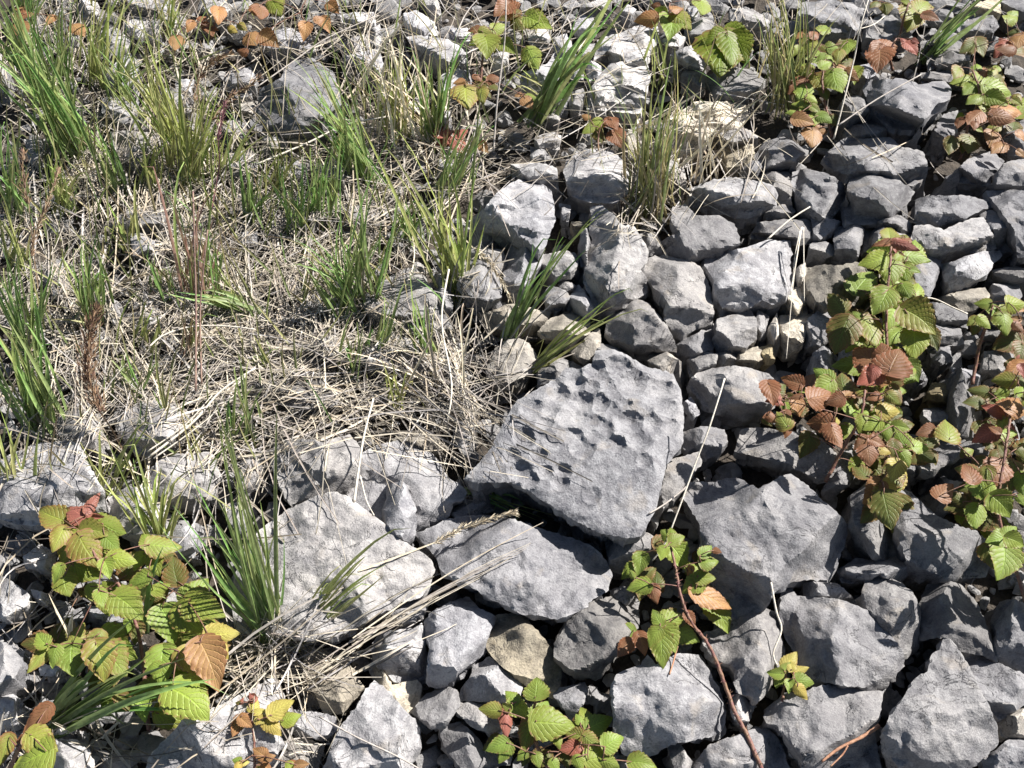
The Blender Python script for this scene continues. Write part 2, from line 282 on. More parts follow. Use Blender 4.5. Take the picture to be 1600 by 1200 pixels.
LEAF_DATA = """
# plant: id | height cm | stem px points | label ; then leaf lines  tile: bx,by,tx,ty,colour[,w]
@A|11|232,1140 226,1060 215,985 190,920 150,870 132,835|large raspberry plant with broad yellow green leaves at the lower left
20: 400,850,240,770,h,1.1 530,830,420,760,p 545,800,625,680,p,.6 530,840,650,830,p,.6 500,900,380,1110,h 495,950,620,1130,h,1.1 510,910,680,940,h 400,900,330,1040,h 640,870,780,930,g 650,950,740,1040,g
20: 680,1080,850,1110,g 650,1100,680,1210,g 930,1000,1130,1010,h 960,1060,990,1190,g 450,1120,620,1200,g 380,1130,330,1240,g 620,1060,560,1180,g 900,1060,840,1160,g
30: 400,0,430,120,g,1.4 620,90,640,190,g 720,120,880,260,g,1.2 650,110,680,240,g 930,0,790,70,g 1170,150,1390,240,g,1.1 1160,170,1300,20,g,1.1 1010,200,1080,410,g,1.3 1110,200,1250,350,g,1.1
30: 1290,360,1480,350,y 1290,380,1420,510,y,.9 1250,410,1350,700,o,1 1120,470,1240,600,y,1.1 1020,450,1010,680,g,1.1 1070,700,1290,880,g,1.1 980,690,800,720,h 1180,600,1050,740,g 870,760,900,900,g
30: 450,420,460,610,g,1.2 460,410,520,290,h 350,440,320,570,g 300,430,170,600,h,.7 290,430,230,350,g 640,450,780,610,h,1.2 640,370,830,510,g,1.1 630,350,560,500,h 600,420,650,650,h,1.1
30: 700,600,640,720,d 620,560,560,720,d 860,300,840,420,d 740,740,800,840,d 1000,560,900,600,g 520,80,570,150,d 560,60,620,160,g 950,90,1060,50,g 700,90,810,80,g
@B|9|10,1215 30,1170 50,1150|raspberry sprig cut by the bottom left corner, one round olive leaf
30: 300,1090,60,1210,g,1.4 180,990,350,1090,h,1.1 300,820,140,1000,r,.7 60,1000,0,1180,h,.8 150,1000,110,1050,r
@C|6|398,1205 397,1165 394,1130 388,1095|small yellow and orange leaved plant with red stem on the bottom slab
31: 90,870,230,780,y,1 60,890,150,990,y,1 50,880,0,930,y -10,860,70,840,y,.7
30: 1500,880,1450,1000,o,1 1500,880,1570,940,o,1 1580,840,1600,750,y 1590,780,1560,730,p 1500,800,1520,760,p 1500,1170,1470,1230,y 1510,1170,1560,1160,y
31: 60,1130,-20,1080,o 60,1140,120,1120,o 250,1180,330,1175,o 240,1180,180,1170,o 40,1180,100,1220,o
@D|8|880,1230 845,1180 832,1130 838,1090|raspberry plant with green and reddish leaves at bottom centre
32: 145,760,150,630,g,1.4 140,910,390,930,g,1.1 150,900,230,780,g,1 120,910,70,1090,h 450,970,440,820,h,1.1 480,950,630,880,g 440,1000,320,960,h 450,1000,560,1070,h 410,1060,290,1080,p 420,1070,430,1160,p,.8
32: 580,1070,700,1010,g,1.1 470,1150,620,1110,g,1.1 560,1150,670,1200,g 90,1100,30,1150,g,1.1 150,1110,170,1200,g,1.1 270,1000,300,1080,g 740,1160,900,1190,g 400,1130,440,1230,g 230,1100,190,1190,d 320,1100,350,1200,d 100,860,60,930,d 430,920,400,860,g 250,1150,290,1230,g
31: 1520,840,1395,830,h,1 1570,840,1570,1010,p,.7 1590,830,1540,795,h 1570,1040,1440,1090,g 1580,1050,1520,1170,g
@E|10|1195,1215 1168,1150 1145,1105 1128,1055 1105,1005 1082,975 1065,935 1056,890 1048,855|thorny bramble cane with green leaves and one orange leaf, lower centre right
22: 980,960,930,915,g,1.3 1000,960,990,895,g 990,990,1080,950,g,1.1 990,1000,1080,1150,g,1.2 960,1020,930,1100,g 810,1060,780,1190,g 1180,1110,1290,1100,g,1.2 1180,1070,1250,1010,g 1100,1170,1180,1130,g 1260,1040,1310,1055,r 1120,1140,1100,1200,o
32: 1180,30,1070,100,g,1.2 1150,10,1275,10,g 1140,90,1375,190,o,.8 1090,230,1140,320,r 940,290,1075,250,g,1.2 940,320,1020,470,g,1.1 930,350,940,570,g,.9 920,330,860,440,g 930,300,880,210,g
32: 860,50,720,80,g 800,60,800,150,d 740,400,665,500,r 790,360,830,490,r 880,60,905,170,r 820,20,900,-60,d 760,10,740,-40,g
@F|5|1222,1095 1226,1065 1230,1045|tiny bright yellow green seedling rooted between two lower right slabs
33: 90,610,-5,600,g,1 110,570,180,475,y 160,600,255,570,y,.8 170,660,290,670,g 180,690,245,770,y 80,620,50,700,g 130,650,130,730,g 90,590,140,540,g 150,590,135,520,y
@G|17|1395,640 1388,600 1386,560 1385,480 1390,420 1393,380|tall raspberry shoot with green striped leaves above a red leaf cluster
13: 765,290,760,215,h,1.4 770,310,655,330,r,.7 790,310,945,360,p,.6 790,330,800,380,p 850,320,895,285,r 740,400,575,440,g,1.1 770,420,770,570,g,1.1 850,450,870,560,g,1.1 870,400,1015,430,g,.9 800,420,850,400,g 890,480,955,500,g
13: 750,610,660,750,g,1.2 780,590,830,690,g,1 840,570,890,660,g,1.1 830,710,750,690,g 800,710,750,850,g,1.1 850,730,1040,880,h,1.2 910,860,900,1045,g,1.1 1000,860,1060,980,d 600,790,670,955,h,1.2 580,780,530,745,g 610,640,560,610,d 500,790,420,1000,d,1.1
13: 700,1080,540,970,r,1.3 720,1040,710,935,r,1.1 760,1120,830,970,r,1.3 700,1100,570,1190,p,1 660,1090,630,1190,p 740,1120,850,1170,o 850,1120,930,1100,g 870,1060,940,1180,g 700,1120,760,1200,r
@H|15|1290,752 1318,700 1345,650 1352,610|sprawling bramble with orange and brown leaves below the red cluster
23: 60,100,0,30,p,1 40,100,100,130,p 210,70,125,85,r,.6 180,90,200,195,o,1.2 470,90,365,120,r,1.2 480,80,530,45,o 460,110,535,150,r 400,250,245,240,r,1.1 400,260,460,395,r,.9 420,250,370,190,y 600,200,575,300,g 700,230,595,280,g,1.1 700,170,835,165,y,.9
23: 680,200,625,150,g 730,235,745,350,g 780,260,885,280,g,1.1 620,340,545,410,r 640,340,735,385,r,.9 620,390,640,505,r,1.3 700,410,770,430,y 830,420,880,520,g 820,480,780,600,y 910,390,1010,400,g 950,420,1050,490,d,1.1
23: 700,610,600,740,o 720,610,805,710,y 720,680,770,890,d,1 710,660,650,790,h 130,260,110,335,r 600,60,540,20,h 700,70,620,90,r 750,60,830,130,h,1 580,150,640,60,d 0,190,60,240,r
@I|19|1660,1100 1625,1010 1590,900 1560,800 1572,700 1580,640|bramble along the right edge, salmon red leaves above green ones
23: 1490,190,1345,130,p,1 1490,150,1580,80,o,1.1 1510,180,1620,180,o 1480,210,1440,290,h 1420,290,1290,355,p,1 1450,250,1570,330,p 1380,50,1250,30,d 1500,40,1420,60,g 1550,60,1600,20,g 1450,300,1380,260,r
23: 1300,560,1170,520,d,1.1 1300,600,1230,640,g 1380,690,1240,610,g,1.1 1400,700,1510,830,g,1.3 1320,740,1110,780,d,1 1310,760,1290,905,g,1.1 1380,690,1400,600,g,1 1540,490,1520,660,d,1.1 1490,450,1440,370,d 1490,950,1370,980,g,1.2 1490,960,1600,1015,g,1.1 1490,950,1560,890,g
23: 1480,1010,1440,1210,g,1.1 1510,1010,1590,1060,d 1560,400,1600,470,d 1580,560,1600,700,g 1440,420,1380,470,d 1240,430,1290,410,h 1560,700,1600,760,g
13: 1590,1060,1480,1130,o,1 1580,1080,1600,1160,p 1540,1180,1400,1180,h 1520,1150,1460,1200,p
@J|14|1520,600 1530,540 1545,500 1550,480|raspberry sprig with small green leaves on the right above the brown stone
13: 1390,690,1290,690,g 1400,710,1410,790,g,1.2 1300,780,1245,830,h 1320,780,1390,850,g,1.1 1470,760,1500,885,g,1.2 1450,740,1550,740,g 1500,690,1610,695,g 1520,710,1610,740,o 1580,800,1520,780,o 1540,820,1600,880,r 1590,920,1420,970,d,1.2 1590,950,1560,1060,d,1.2 1300,820,1280,890,d
@K|9|1300,215 1290,165 1285,125 1290,90|bushy bramble with many small orange and green leaves at the top right
03: 270,440,210,390,g,1.1 300,470,350,570,h,1.3 270,460,140,470,h 330,420,400,385,g,1.1 420,410,510,430,o 410,440,460,570,g 490,440,565,500,o 240,510,130,580,r,1.1 230,530,200,620,g 240,600,310,640,g 230,640,150,650,g 270,660,330,700,h 160,740,290,770,o,1.1
03: 280,810,280,910,o,1.3 170,700,110,700,g 220,210,170,240,o,1.2 270,230,310,190,r 370,300,440,290,g,1.3 330,200,390,190,g 490,280,560,255,g,1.1 500,260,480,340,g,1.1 260,250,250,330,h 200,290,160,340,g 450,310,430,390,h 360,340,300,380,g 340,560,370,620,d 310,720,400,760,g 400,720,440,790,d
@L|8|1405,60 1412,30 1420,5|bramble tip with dark striped leaf hanging at the top edge, right of centre
03: 900,40,885,175,h,1.2 880,20,830,0,g 970,90,1070,120,r,1 730,20,740,85,d,1.2 940,60,1010,0,h 690,10,640,40,d 980,40,1040,30,h
@M|8|1395,110 1390,85 1400,60|cluster of dark orange red leaves above the chunky block
03: 710,280,815,285,r,1.1 700,300,680,430,r,1.1 700,270,630,350,r,.9 860,260,935,335,p,1.1 850,260,830,235,p 900,250,945,270,p
@N|10|1500,250 1512,200 1530,150 1520,110|tall leafy bramble with mixed green and rust leaves at the right edge, upper part
03: 1300,240,1350,340,d,1.2 1260,490,1145,515,g 1300,430,1310,390,g 1320,450,1375,425,r 1320,520,1225,580,g,1.1 1360,530,1530,580,g,1 1350,580,1400,670,g 1370,600,1500,650,g,1.1 1330,600,1245,640,g 1330,700,1250,770,r 1350,690,1430,660,h 1400,720,1550,745,r 1430,680,1600,690,o
03: 1400,820,1390,910,o,1.2 1450,790,1370,800,h 1260,850,1260,945,d,1.4 1480,900,1400,950,o 1560,820,1610,880,o,1.1 1560,940,1610,980,o 1160,860,1130,960,d 1590,210,1560,290,o,1.1 1500,270,1425,350,p 1540,310,1430,300,r 1490,120,1570,100,g 1300,760,1290,810,r 1200,740,1180,800,r 1530,620,1590,660,h 1420,430,1380,470,h 1200,420,1170,480,h
@O|7|1130,110 1132,75 1135,52|low clump of bright lime green drooping leaves near the top middle
02: 1340,200,1310,435,k,1.2 1340,200,1500,240,k,1 1390,215,1455,385,k,1 1320,200,1200,270,k,1.1 1350,220,1370,400,k,.9
@P|7|1040,45 1045,25 1046,5|small bramble with orange and green leaves at the top, beside bright rocks
02: 1000,90,980,215,g,1.1 1010,90,1115,180,h,1.1 960,80,880,65,g 900,110,765,125,o 920,40,870,30,r 1180,0,1190,85,g,1.2 1000,60,1070,50,o
@Q|5|935,235 935,210 940,195|small bronze leaved bramble above the domed grey rock
02: 620,740,570,790,r,1 620,740,660,800,r,1.1 640,820,690,910,r,1.3 500,790,440,830,g 530,820,560,890,d,1.1 480,740,435,715,o 560,760,470,780,g
@R|8|745,165 752,120 755,80 762,50|bramble with olive and bronze leaves right of the thin green tuft at the top
01: 1400,190,1490,225,h 1430,220,1440,340,g,1.3 1400,180,1325,190,r 1480,180,1565,150,g 1530,270,1610,330,g 1580,20,1490,90,r,1.2 1310,540,1330,665,h,1.3 1300,510,1235,520,o,1 1400,550,1420,640,h 1360,470,1410,500,r 1450,500,1530,490,r 1600,90,1560,40,o
02: 100,300,160,425,g,.9 90,100,240,165,g 20,110,60,190,d,1.1 60,590,15,600,o,1.1 80,610,125,670,o,1.2
@S|3|700,215 705,208 710,205|low crimson red leaves on the ground beside the green tuft near the top
01: 1170,850,1125,770,p,1 1190,860,1110,925,p,1.1 1220,850,1320,810,p,1 1250,870,1295,955,p,1.1 1390,900,1445,945,o,1.1
@T|6|480,40 470,20 478,0|thin bramble with few orange leaves at the top edge, left of middle
01: 30,220,135,290,o,1.1 310,140,295,240,o,1 400,110,455,190,o,1 100,0,150,90,g,1.2 20,40,30,115,r,1.2 450,20,510,75,o 370,130,430,110,o
@U|5|330,60 335,40 340,20|orange leaved bramble at the top left among pale stones
00: 1200,130,1170,195,o,1 1270,150,1360,180,r 1490,150,1540,185,y,1.1 1560,210,1600,280,o,1.1 1100,230,1090,310,o 1370,50,1370,140,o 1240,120,1290,100,r 1300,170,1330,220,r 1430,170,1480,200,y 1580,30,1600,90,o 1540,330,1480,310,r
@V|4|30,50 32,30|few orange brown leaves behind the tall grass in the top left corner
00: 110,60,150,30,o 110,150,150,235,o,1.1 160,90,210,80,o 140,110,90,60,r 340,100,290,150,o 460,150,520,210,o
"""
TUFT_DATA = """
# bx,by | tips | n | opts | label      (k green, y yellow green, d dry, w width factor)
128,240|15,20 -20,70 40,90 60,60 80,110|34|g w=1.2 D=14|dense dark green tuft at the upper left, blades leaning to the left
62,150|0,-40 15,10 -20,20|22|g w=1.3|broad bright green blades in the top left corner
95,130|60,0 105,0 110,60|14|g w=1|upright green tuft touching the top edge near the left corner
160,130|140,20 185,-20 160,50|14|y|light green tuft behind the bent blade at the top left
285,268|190,50 210,20 175,110 230,60 245,110|22|y D=12|tall yellow green tuft left of the brown seed heads
300,285|330,130 310,160 345,150 290,180|22|y|pale green tuft with two brown drooping seed heads
212,190|140,70 180,90|8|g|thin green blades between the two big upper left tufts
180,300|165,190 150,220 180,200|8|g|short narrow green tuft below the dense dark upper left tuft
235,300|215,200 240,220|8|y|short yellowish tuft left of the purple stalk
25,330|20,200 5,240 35,240 40,260|18|g|tall green blades along the left edge, upper part
75,670|0,520 20,480 -10,430 40,560 65,520|24|g w=1.2 D=14|big green tuft at the left edge above the lichen spotted rock
45,560|20,400 -5,380 30,360 60,400|16|g|narrow green tuft on the left edge behind a brown seed stalk
150,510|105,350 130,380 150,390 115,420|20|g|green tuft left of the brown feathery plume
205,620|195,560 240,560 180,550|10|g|small green blades right of the brown feathery plume
305,470|300,330 330,230 285,400 345,300|14|r|reddish thin stalks with green tips left of the lying green blades
395,345|380,250 400,230 430,300|10|g D=6|pale green thin tuft above the lying green blades
572,292|478,20 510,110 515,180 490,150 540,200|22|g w=1.1 D=8|tall arching green tuft reaching the top edge, left of middle
562,488|450,375 540,330 600,300 580,220 500,400 620,330|30|g w=1.1 D=16|wide fan of green blades in the middle of the straw
468,370|430,270 470,260 500,280 450,300|16|g|green tuft just left of the wide fan of blades
505,355|490,240 530,200 510,260|16|g|upright green tuft behind the wide fan of blades
620,215|610,80 625,40 600,120|12|y w=.9|slender yellow green tuft amid pale straw near the top
676,225|650,75 700,60 660,120 730,60|16|g D=7|slender dark green tuft right of the pale straw near the top
702,308|745,190 735,160 760,180|12|g|small green tuft leaning right toward the crimson leaves
716,470|650,280 700,260 735,280 680,300 620,190|18|y w=1.2 D=9|yellow based green tuft with wide blades above the pitted boulder, left side
585,575|625,440 600,470|8|g w=1.1|pair of bold green blades standing over grey rock left of centre
675,560|620,440 655,470 640,500|8|g|few green blades leaning left beside dull grey rocks
548,600|545,490 560,510|6|g|short green shoot among straw under the wide fan
795,532|885,335 875,370 905,340|9|g w=1.1 D=5|leaning green blades over the rocks with one purple tip
826,582|995,458 960,480 930,500|8|y D=4|green blades lying over rocks above the pitted boulder
836,195|985,0 950,20 1000,-20 900,80 930,60|12|g w=2 D=7|very broad green blades leaning right at the top middle
842,150|820,90 790,110|5|y|thin yellowish blades beside the broad green blades
1010,335|1020,110 1070,110 1000,90 1040,150 990,200 1060,170|34|m D=14 dry=36|tall mixed green and dry tuft with brown matted base, upper middle
1225,170|1200,0 1250,-10 1230,-30 1210,40 1270,20|34|m D=12 dry=24|thin tall tuft at the top edge right of middle
1440,95|1560,-5 1530,10 1600,-60|9|g w=1.9 D=5|bold blue green blades slanting to the top right corner
408,490|272,452 300,450 320,460 290,470|9|g w=1.5 D=5|bunch of broad green blades lying to the left in straw
432,1015|320,640 305,760 345,700 280,830 335,640 270,760 370,740|20|g w=1.1 D=8 dry=14|tall green tuft in front of the largest pale slab
468,1010|545,880 590,860 520,900 560,890|12|y w=1.1 D=6|short olive tuft right of the tall one in front of the largest slab
66,1145|315,1072 280,1080 200,1050 190,970 150,1080 210,1060|14|g w=1.9 D=8|broad green blades sweeping right over the bottom left leaves
222,980|330,957 240,890 250,900 262,860|5|g w=1.5|pale stiff blades amid the large raspberry plant
728,772|785,762 850,805 800,780 820,770|10|g D=6|little green tuft in the hollow under the pitted boulder
385,690|380,560 400,600 375,620|8|g|small green shoots above the dimpled grey rock, to the left
340,470|345,350 330,390|6|g|short green shoots between reddish stalks and wide fan
165,780|230,640 215,660 120,650 150,760|8|y|thin pale blades behind the large raspberry plant
250,860|170,700 190,740 260,740 290,780|14|y|sparse blades right of the lichen spotted rock
20,760|-10,640 40,660|5|y|thin blades at the left edge over the lichen spotted rock
110,1010|80,940 110,950|4|d|dry wisps left of the large raspberry plant
525,300|510,240 530,230|6|d|dry blades below the tall arching tuft
640,200|600,60 640,40 590,120|24|d D=20|pale dry tuft of standing straw near the top
700,620|590,560 640,480 700,440|9|d D=30|dry straw sheaf beside dull grey rocks left of the pitted boulder
1075,260|1100,130 1140,150 1060,160 1190,140|12|d D=30|thin dry stems over the cream slab
200,400|170,330 210,300 190,340|10|y|short pale green tuft in the middle of the left thatch
255,470|240,400 265,410|7|g|tiny green tuft left of the lying green blades
95,330|70,250 100,240 120,270|14|y|pale green tuft near the left edge below the dense dark tuft
30,420|10,330 40,350|9|y|pale blades near the left edge below the tan seed head
350,280|370,180 400,200 340,190|9|y|wispy tuft between the drooping seed heads and the large dark slab
430,310|410,220 440,230 460,250|12|y|light green tuft beneath the large dark slab
540,260|560,180 530,190|8|y|short light tuft at the right side of the large dark slab
640,380|650,300 620,310 670,320|10|g|green tuft between the wide fan and the yellow based tuft
230,545|225,480 250,490|6|y|small yellowish sprout in straw under the lying green blades
420,590|400,530 430,540|6|g|few green blades in straw left of the buried dark slab
620,640|610,560 640,570|6|y|thin sprout among long straws behind the smooth grey rock
190,150|230,60 215,40 250,90|9|g|green blades left of the pale stones at the top left
40,30|60,-50 20,-60 90,-40|16|g w=1.2|green blades cut by the top edge near the left corner
260,60|300,0 290,-30 270,-20|8|y|light green blades before the pale stones, touching the top edge
1030,130|1020,40 1050,50|6|y|few thin blades behind the tall mixed tuft
300,560|310,480 285,490|7|r|reddish wisps at the foot of the tall purple brown stem
"""
# ---------------------------------------------------------------- survey of the photo: pixel + height -> place on the slope
F = 800/math.tan(HFOV/2)
ST, CT = math.sin(TILT), math.cos(TILT)
def G(u, v, z=0.0):
    a = (u-800)/F; b = (600-v)/F
    dy = ST + b*CT; dz = -CT + b*ST
    t = (z-CAM_H)/dz
    return (a*t, dy*t, z)
def Gv(u, v, z=0.0): return Vector(G(u, v, z))
def mpp(v):                              # metres per pixel at a row
    b = (600-v)/F
    return CAM_H/(CT-b*ST)/F

# ---------------------------------------------------------------- numpy noise
def _h(ix, iy, s):
    n = (ix.astype(np.int64)*374761393 + iy.astype(np.int64)*668265263 + int(s)*974711) & 0x7fffffff
    n = ((n ^ (n >> 13))*1274126177) & 0x7fffffff
    return ((n ^ (n >> 16)) & 0xffff)/65535.0
def vn(x, y, s=0):
    x = np.asarray(x, float); y = np.asarray(y, float)
    ix = np.floor(x); iy = np.floor(y); fx = x-ix; fy = y-iy
    fx = fx*fx*(3-2*fx); fy = fy*fy*(3-2*fy)
    a = _h(ix, iy, s); b = _h(ix+1, iy, s); c = _h(ix, iy+1, s); d = _h(ix+1, iy+1, s)
    return (a+(b-a)*fx+(c-a)*fy+(a-b-c+d)*fx*fy)*2-1
def fbm(x, y, s=0, o=4):
    r = 0; a = .5
    for i in range(o):
        r = r + a*vn(x, y, s+i*17); x = x*2.03+5.1; y = y*2.03+1.7; a *= .5
    return r
def trin(x, y, s=0):                     # continuous flat facets: straight interpolation over a skewed triangle lattice
    k = (x+y)*.366025; i = np.floor(x+k); j = np.floor(y+k); fx = x+k-i; fy = y+k-j
    up = fx > fy
    a = _h(i, j, s); c = _h(i+1, j+1, s); b = np.where(up, _h(i+1, j, s), _h(i, j+1, s))
    hi = np.maximum(fx, fy); lo = np.minimum(fx, fy)
    return (a*(1-hi)+b*(hi-lo)+c*lo)*2-1
def cells(x, y, s=0):                    # faceted cell field: each cell a tilted little plane
    ix = np.floor(x); iy = np.floor(y); best = np.full(x.shape, 9e9); val = np.zeros(x.shape)
    for dx in (-1, 0, 1):
        for dy in (-1, 0, 1):
            cx = ix+dx; cy = iy+dy
            px = cx+_h(cx, cy, s); py = cy+_h(cx, cy, s+7)
            d = (x-px)**2+(y-py)**2
            v = (_h(cx, cy, s+11)-.5)*.7 + (x-px)*(_h(cx, cy, s+13)-.5)*1.6 + (y-py)*(_h(cx, cy, s+19)-.5)*1.6
            m = d < best; best = np.where(m, d, best); val = np.where(m, v, val)
    return val

# ---------------------------------------------------------------- linking helpers
def mesh_from(name, verts, faces, mat=None, smooth=True):
    me = bpy.data.meshes.new(name); me.from_pydata([tuple(v) for v in verts], [], faces); me.update()
    if mat: me.materials.append(mat)
    if smooth: me.polygons.foreach_set('use_smooth', [True]*len(me.polygons))
    return me
def link(name, me, parent=None, loc=None):
    o = bpy.data.objects.new(name, me); COL.objects.link(o)
    if parent: o.parent = parent
    if loc is not None: o.location = loc
    return o
def tag(o, label=None, cat=None, group=None, kind=None):
    if label: o['label'] = label
    if cat: o['category'] = cat
    if group: o['group'] = group
    if kind: o['kind'] = kind
    return o
def set_cols(me, cols):                  # per-corner own colour of blades and straws
    at = me.color_attributes.new('tint', 'FLOAT_COLOR', 'POINT')
    at.data.foreach_set('color', np.asarray(cols, dtype=np.float32).ravel())

# ---------------------------------------------------------------- materials
def new_mat(name):
    m = bpy.data.materials.new(name); m.use_nodes = True; n = m.node_tree
    for x in list(n.nodes): n.nodes.remove(x)
    return m, n, n.nodes, n.links
def N(n, t, **kw):
    x = n.nodes.new(t)
    for k, v in kw.items():
        if hasattr(x, k): setattr(x, k, v)
        else: x.inputs[k.replace('_', ' ')].default_value = v
    return x
def mth(n, op, a, b=None, clamp=False):
    x = n.nodes.new('ShaderNodeMath'); x.operation = op; x.use_clamp = clamp
    for i, q in enumerate((a, b)):
        if q is None: continue
        if hasattr(q, 'is_linked'): n.links.new(q, x.inputs[i])
        else: x.inputs[i].default_value = q
    return x.outputs[0]
def mixc(n, fac, a, b, mode='MIX'):
    x = n.nodes.new('ShaderNodeMix'); x.data_type = 'RGBA'; x.blend_type = mode
    for s, q in ((0, fac), (6, a), (7, b)):
        if hasattr(q, 'is_linked'): n.links.new(q, x.inputs[s])
        elif s == 0: x.inputs[0].default_value = q
        else: x.inputs[s].default_value = (q[0], q[1], q[2], 1)
    return x.outputs[2]
def ramp(n, fac, lo, hi):
    x = n.nodes.new('ShaderNodeMapRange'); n.links.new(fac, x.inputs[0])
    x.inputs[1].default_value = lo; x.inputs[2].default_value = hi; x.interpolation_type = 'SMOOTHSTEP'
    return x.outputs[0]

def rock_material(name, lichen=False, own_color=True, base=(.3, .3, .3)):
    m, n, _, L = new_mat(name)
    tc = N(n, 'ShaderNodeTexCoord'); oi = N(n, 'ShaderNodeObjectInfo')
    off = n.nodes.new('ShaderNodeVectorMath'); off.operation = 'ADD'
    sc = n.nodes.new('ShaderNodeVectorMath'); sc.operation = 'SCALE'
    cmb = N(n, 'ShaderNodeCombineXYZ')
    for i in range(3): L.new(oi.outputs['Random'], cmb.inputs[i])
    L.new(cmb.outputs[0], sc.inputs[0]); sc.inputs['Scale'].default_value = 37.0
    L.new(tc.outputs['Object'], off.inputs[0]); L.new(sc.outputs[0], off.inputs[1]); P = off.outputs[0]
    def ns(scale, det=4, rough=.6, dist=0):
        x = N(n, 'ShaderNodeTexNoise'); L.new(P, x.inputs['Vector'])
        x.inputs['Scale'].default_value = scale; x.inputs['Detail'].default_value = det
        x.inputs['Roughness'].default_value = rough; x.inputs['Distortion'].default_value = dist
        return x.outputs[0]
    big = ns(14, 4, .6); mid = ns(55, 5, .7, .4); fine = ns(420, 3, .75); blot = ns(34, 4, .65, .8); spot = ns(110, 2, .5)
    vor = N(n, 'ShaderNodeTexVoronoi'); L.new(P, vor.inputs['Vector']); vor.inputs['Scale'].default_value = 260
    if own_color: base_c = oi.outputs['Color']
    else:
        rgb = N(n, 'ShaderNodeRGB'); rgb.outputs[0].default_value = (*base, 1); base_c = rgb.outputs[0]
    # weathered tone: dark patina over a paler stone, worn back in patches
    c = mixc(n, mth(n, 'ADD', mth(n, 'MULTIPLY', ramp(n, mid, .38, .64), mth(n, 'ADD', .35, mth(n, 'MULTIPLY', oi.outputs['Random'], .6))), .12, True), mixc(n, 1, base_c, (.66, .65, .66), 'MULTIPLY'), mixc(n, 1, base_c, (1.22, 1.22, 1.2), 'MULTIPLY'))
    c = mixc(n, mth(n, 'MULTIPLY', ramp(n, big, .48, .66), .65), c, mixc(n, 1, base_c, (1.45, 1.42, 1.36), 'MULTIPLY'))
    c = mixc(n, mth(n, 'MULTIPLY', ramp(n, blot, .55, .66), .6), c, mixc(n, 1, base_c, (.5, .5, .53), 'MULTIPLY'))
    g = ramp(n, fine, .35, .68)
    c = mixc(n, mth(n, 'MULTIPLY', g, .5), mixc(n, 1, c, (.80, .80, .81), 'MULTIPLY'), mixc(n, 1, c, (1.38, 1.38, 1.36), 'MULTIPLY'))
    c = mixc(n, mth(n, 'MULTIPLY', ramp(n, spot, .64, .69), .55), c, mixc(n, 1, base_c, (.4, .4, .43), 'MULTIPLY'))
    warm = ramp(n, ns(20, 3, .6, .5), .58, .72)
    c = mixc(n, mth(n, 'MULTIPLY', warm, .3), c, mixc(n, 1, base_c, (1.25, 1.08, .82), 'MULTIPLY'))
    if lichen:
        c = mixc(n, mth(n, 'MULTIPLY', ramp(n, ns(60, 3, .5, .3), .60, .63), .8), c, (.10, .10, .11))
    ck = mth(n, 'ABSOLUTE', mth(n, 'SUBTRACT', ns(11, 5, .65, 1.2), .5))
    ckm = mth(n, 'MULTIPLY', mth(n, 'SUBTRACT', 1.0, ramp(n, ck, .001, .008)), ramp(n, ns(9, 2, .5), .53, .6))
    c = mixc(n, mth(n, 'MULTIPLY', ckm, .7), c, (.05, .05, .055))
    # broken edges show fresher, paler stone
    geo = N(n, 'ShaderNodeNewGeometry')
    c = mixc(n, mth(n, 'MULTIPLY', ramp(n, geo.outputs['Pointiness'], .53, .60), .45), c, mixc(n, 1, base_c, (1.7, 1.68, 1.6), 'MULTIPLY'))
    b = N(n, 'ShaderNodeBsdfPrincipled'); L.new(c, b.inputs['Base Color'])
    b.inputs['Roughness'].default_value = .88; b.inputs['Specular IOR Level'].default_value = .25
    h = mth(n, 'ADD', mth(n, 'SUBTRACT', mth(n, 'MULTIPLY', mid, .35), mth(n, 'MULTIPLY', ckm, .5)), mth(n, 'ADD', mth(n, 'MULTIPLY', fine, .45), mth(n, 'MULTIPLY', vor.outputs[0], .16)))
    bp = N(n, 'ShaderNodeBump'); L.new(h, bp.inputs['Height']); bp.inputs['Strength'].default_value = .9; bp.inputs['Distance'].default_value = .004
    L.new(bp.outputs[0], b.inputs['Normal'])
    o = N(n, 'ShaderNodeOutputMaterial'); L.new(b.outputs[0], o.inputs[0])
    return m
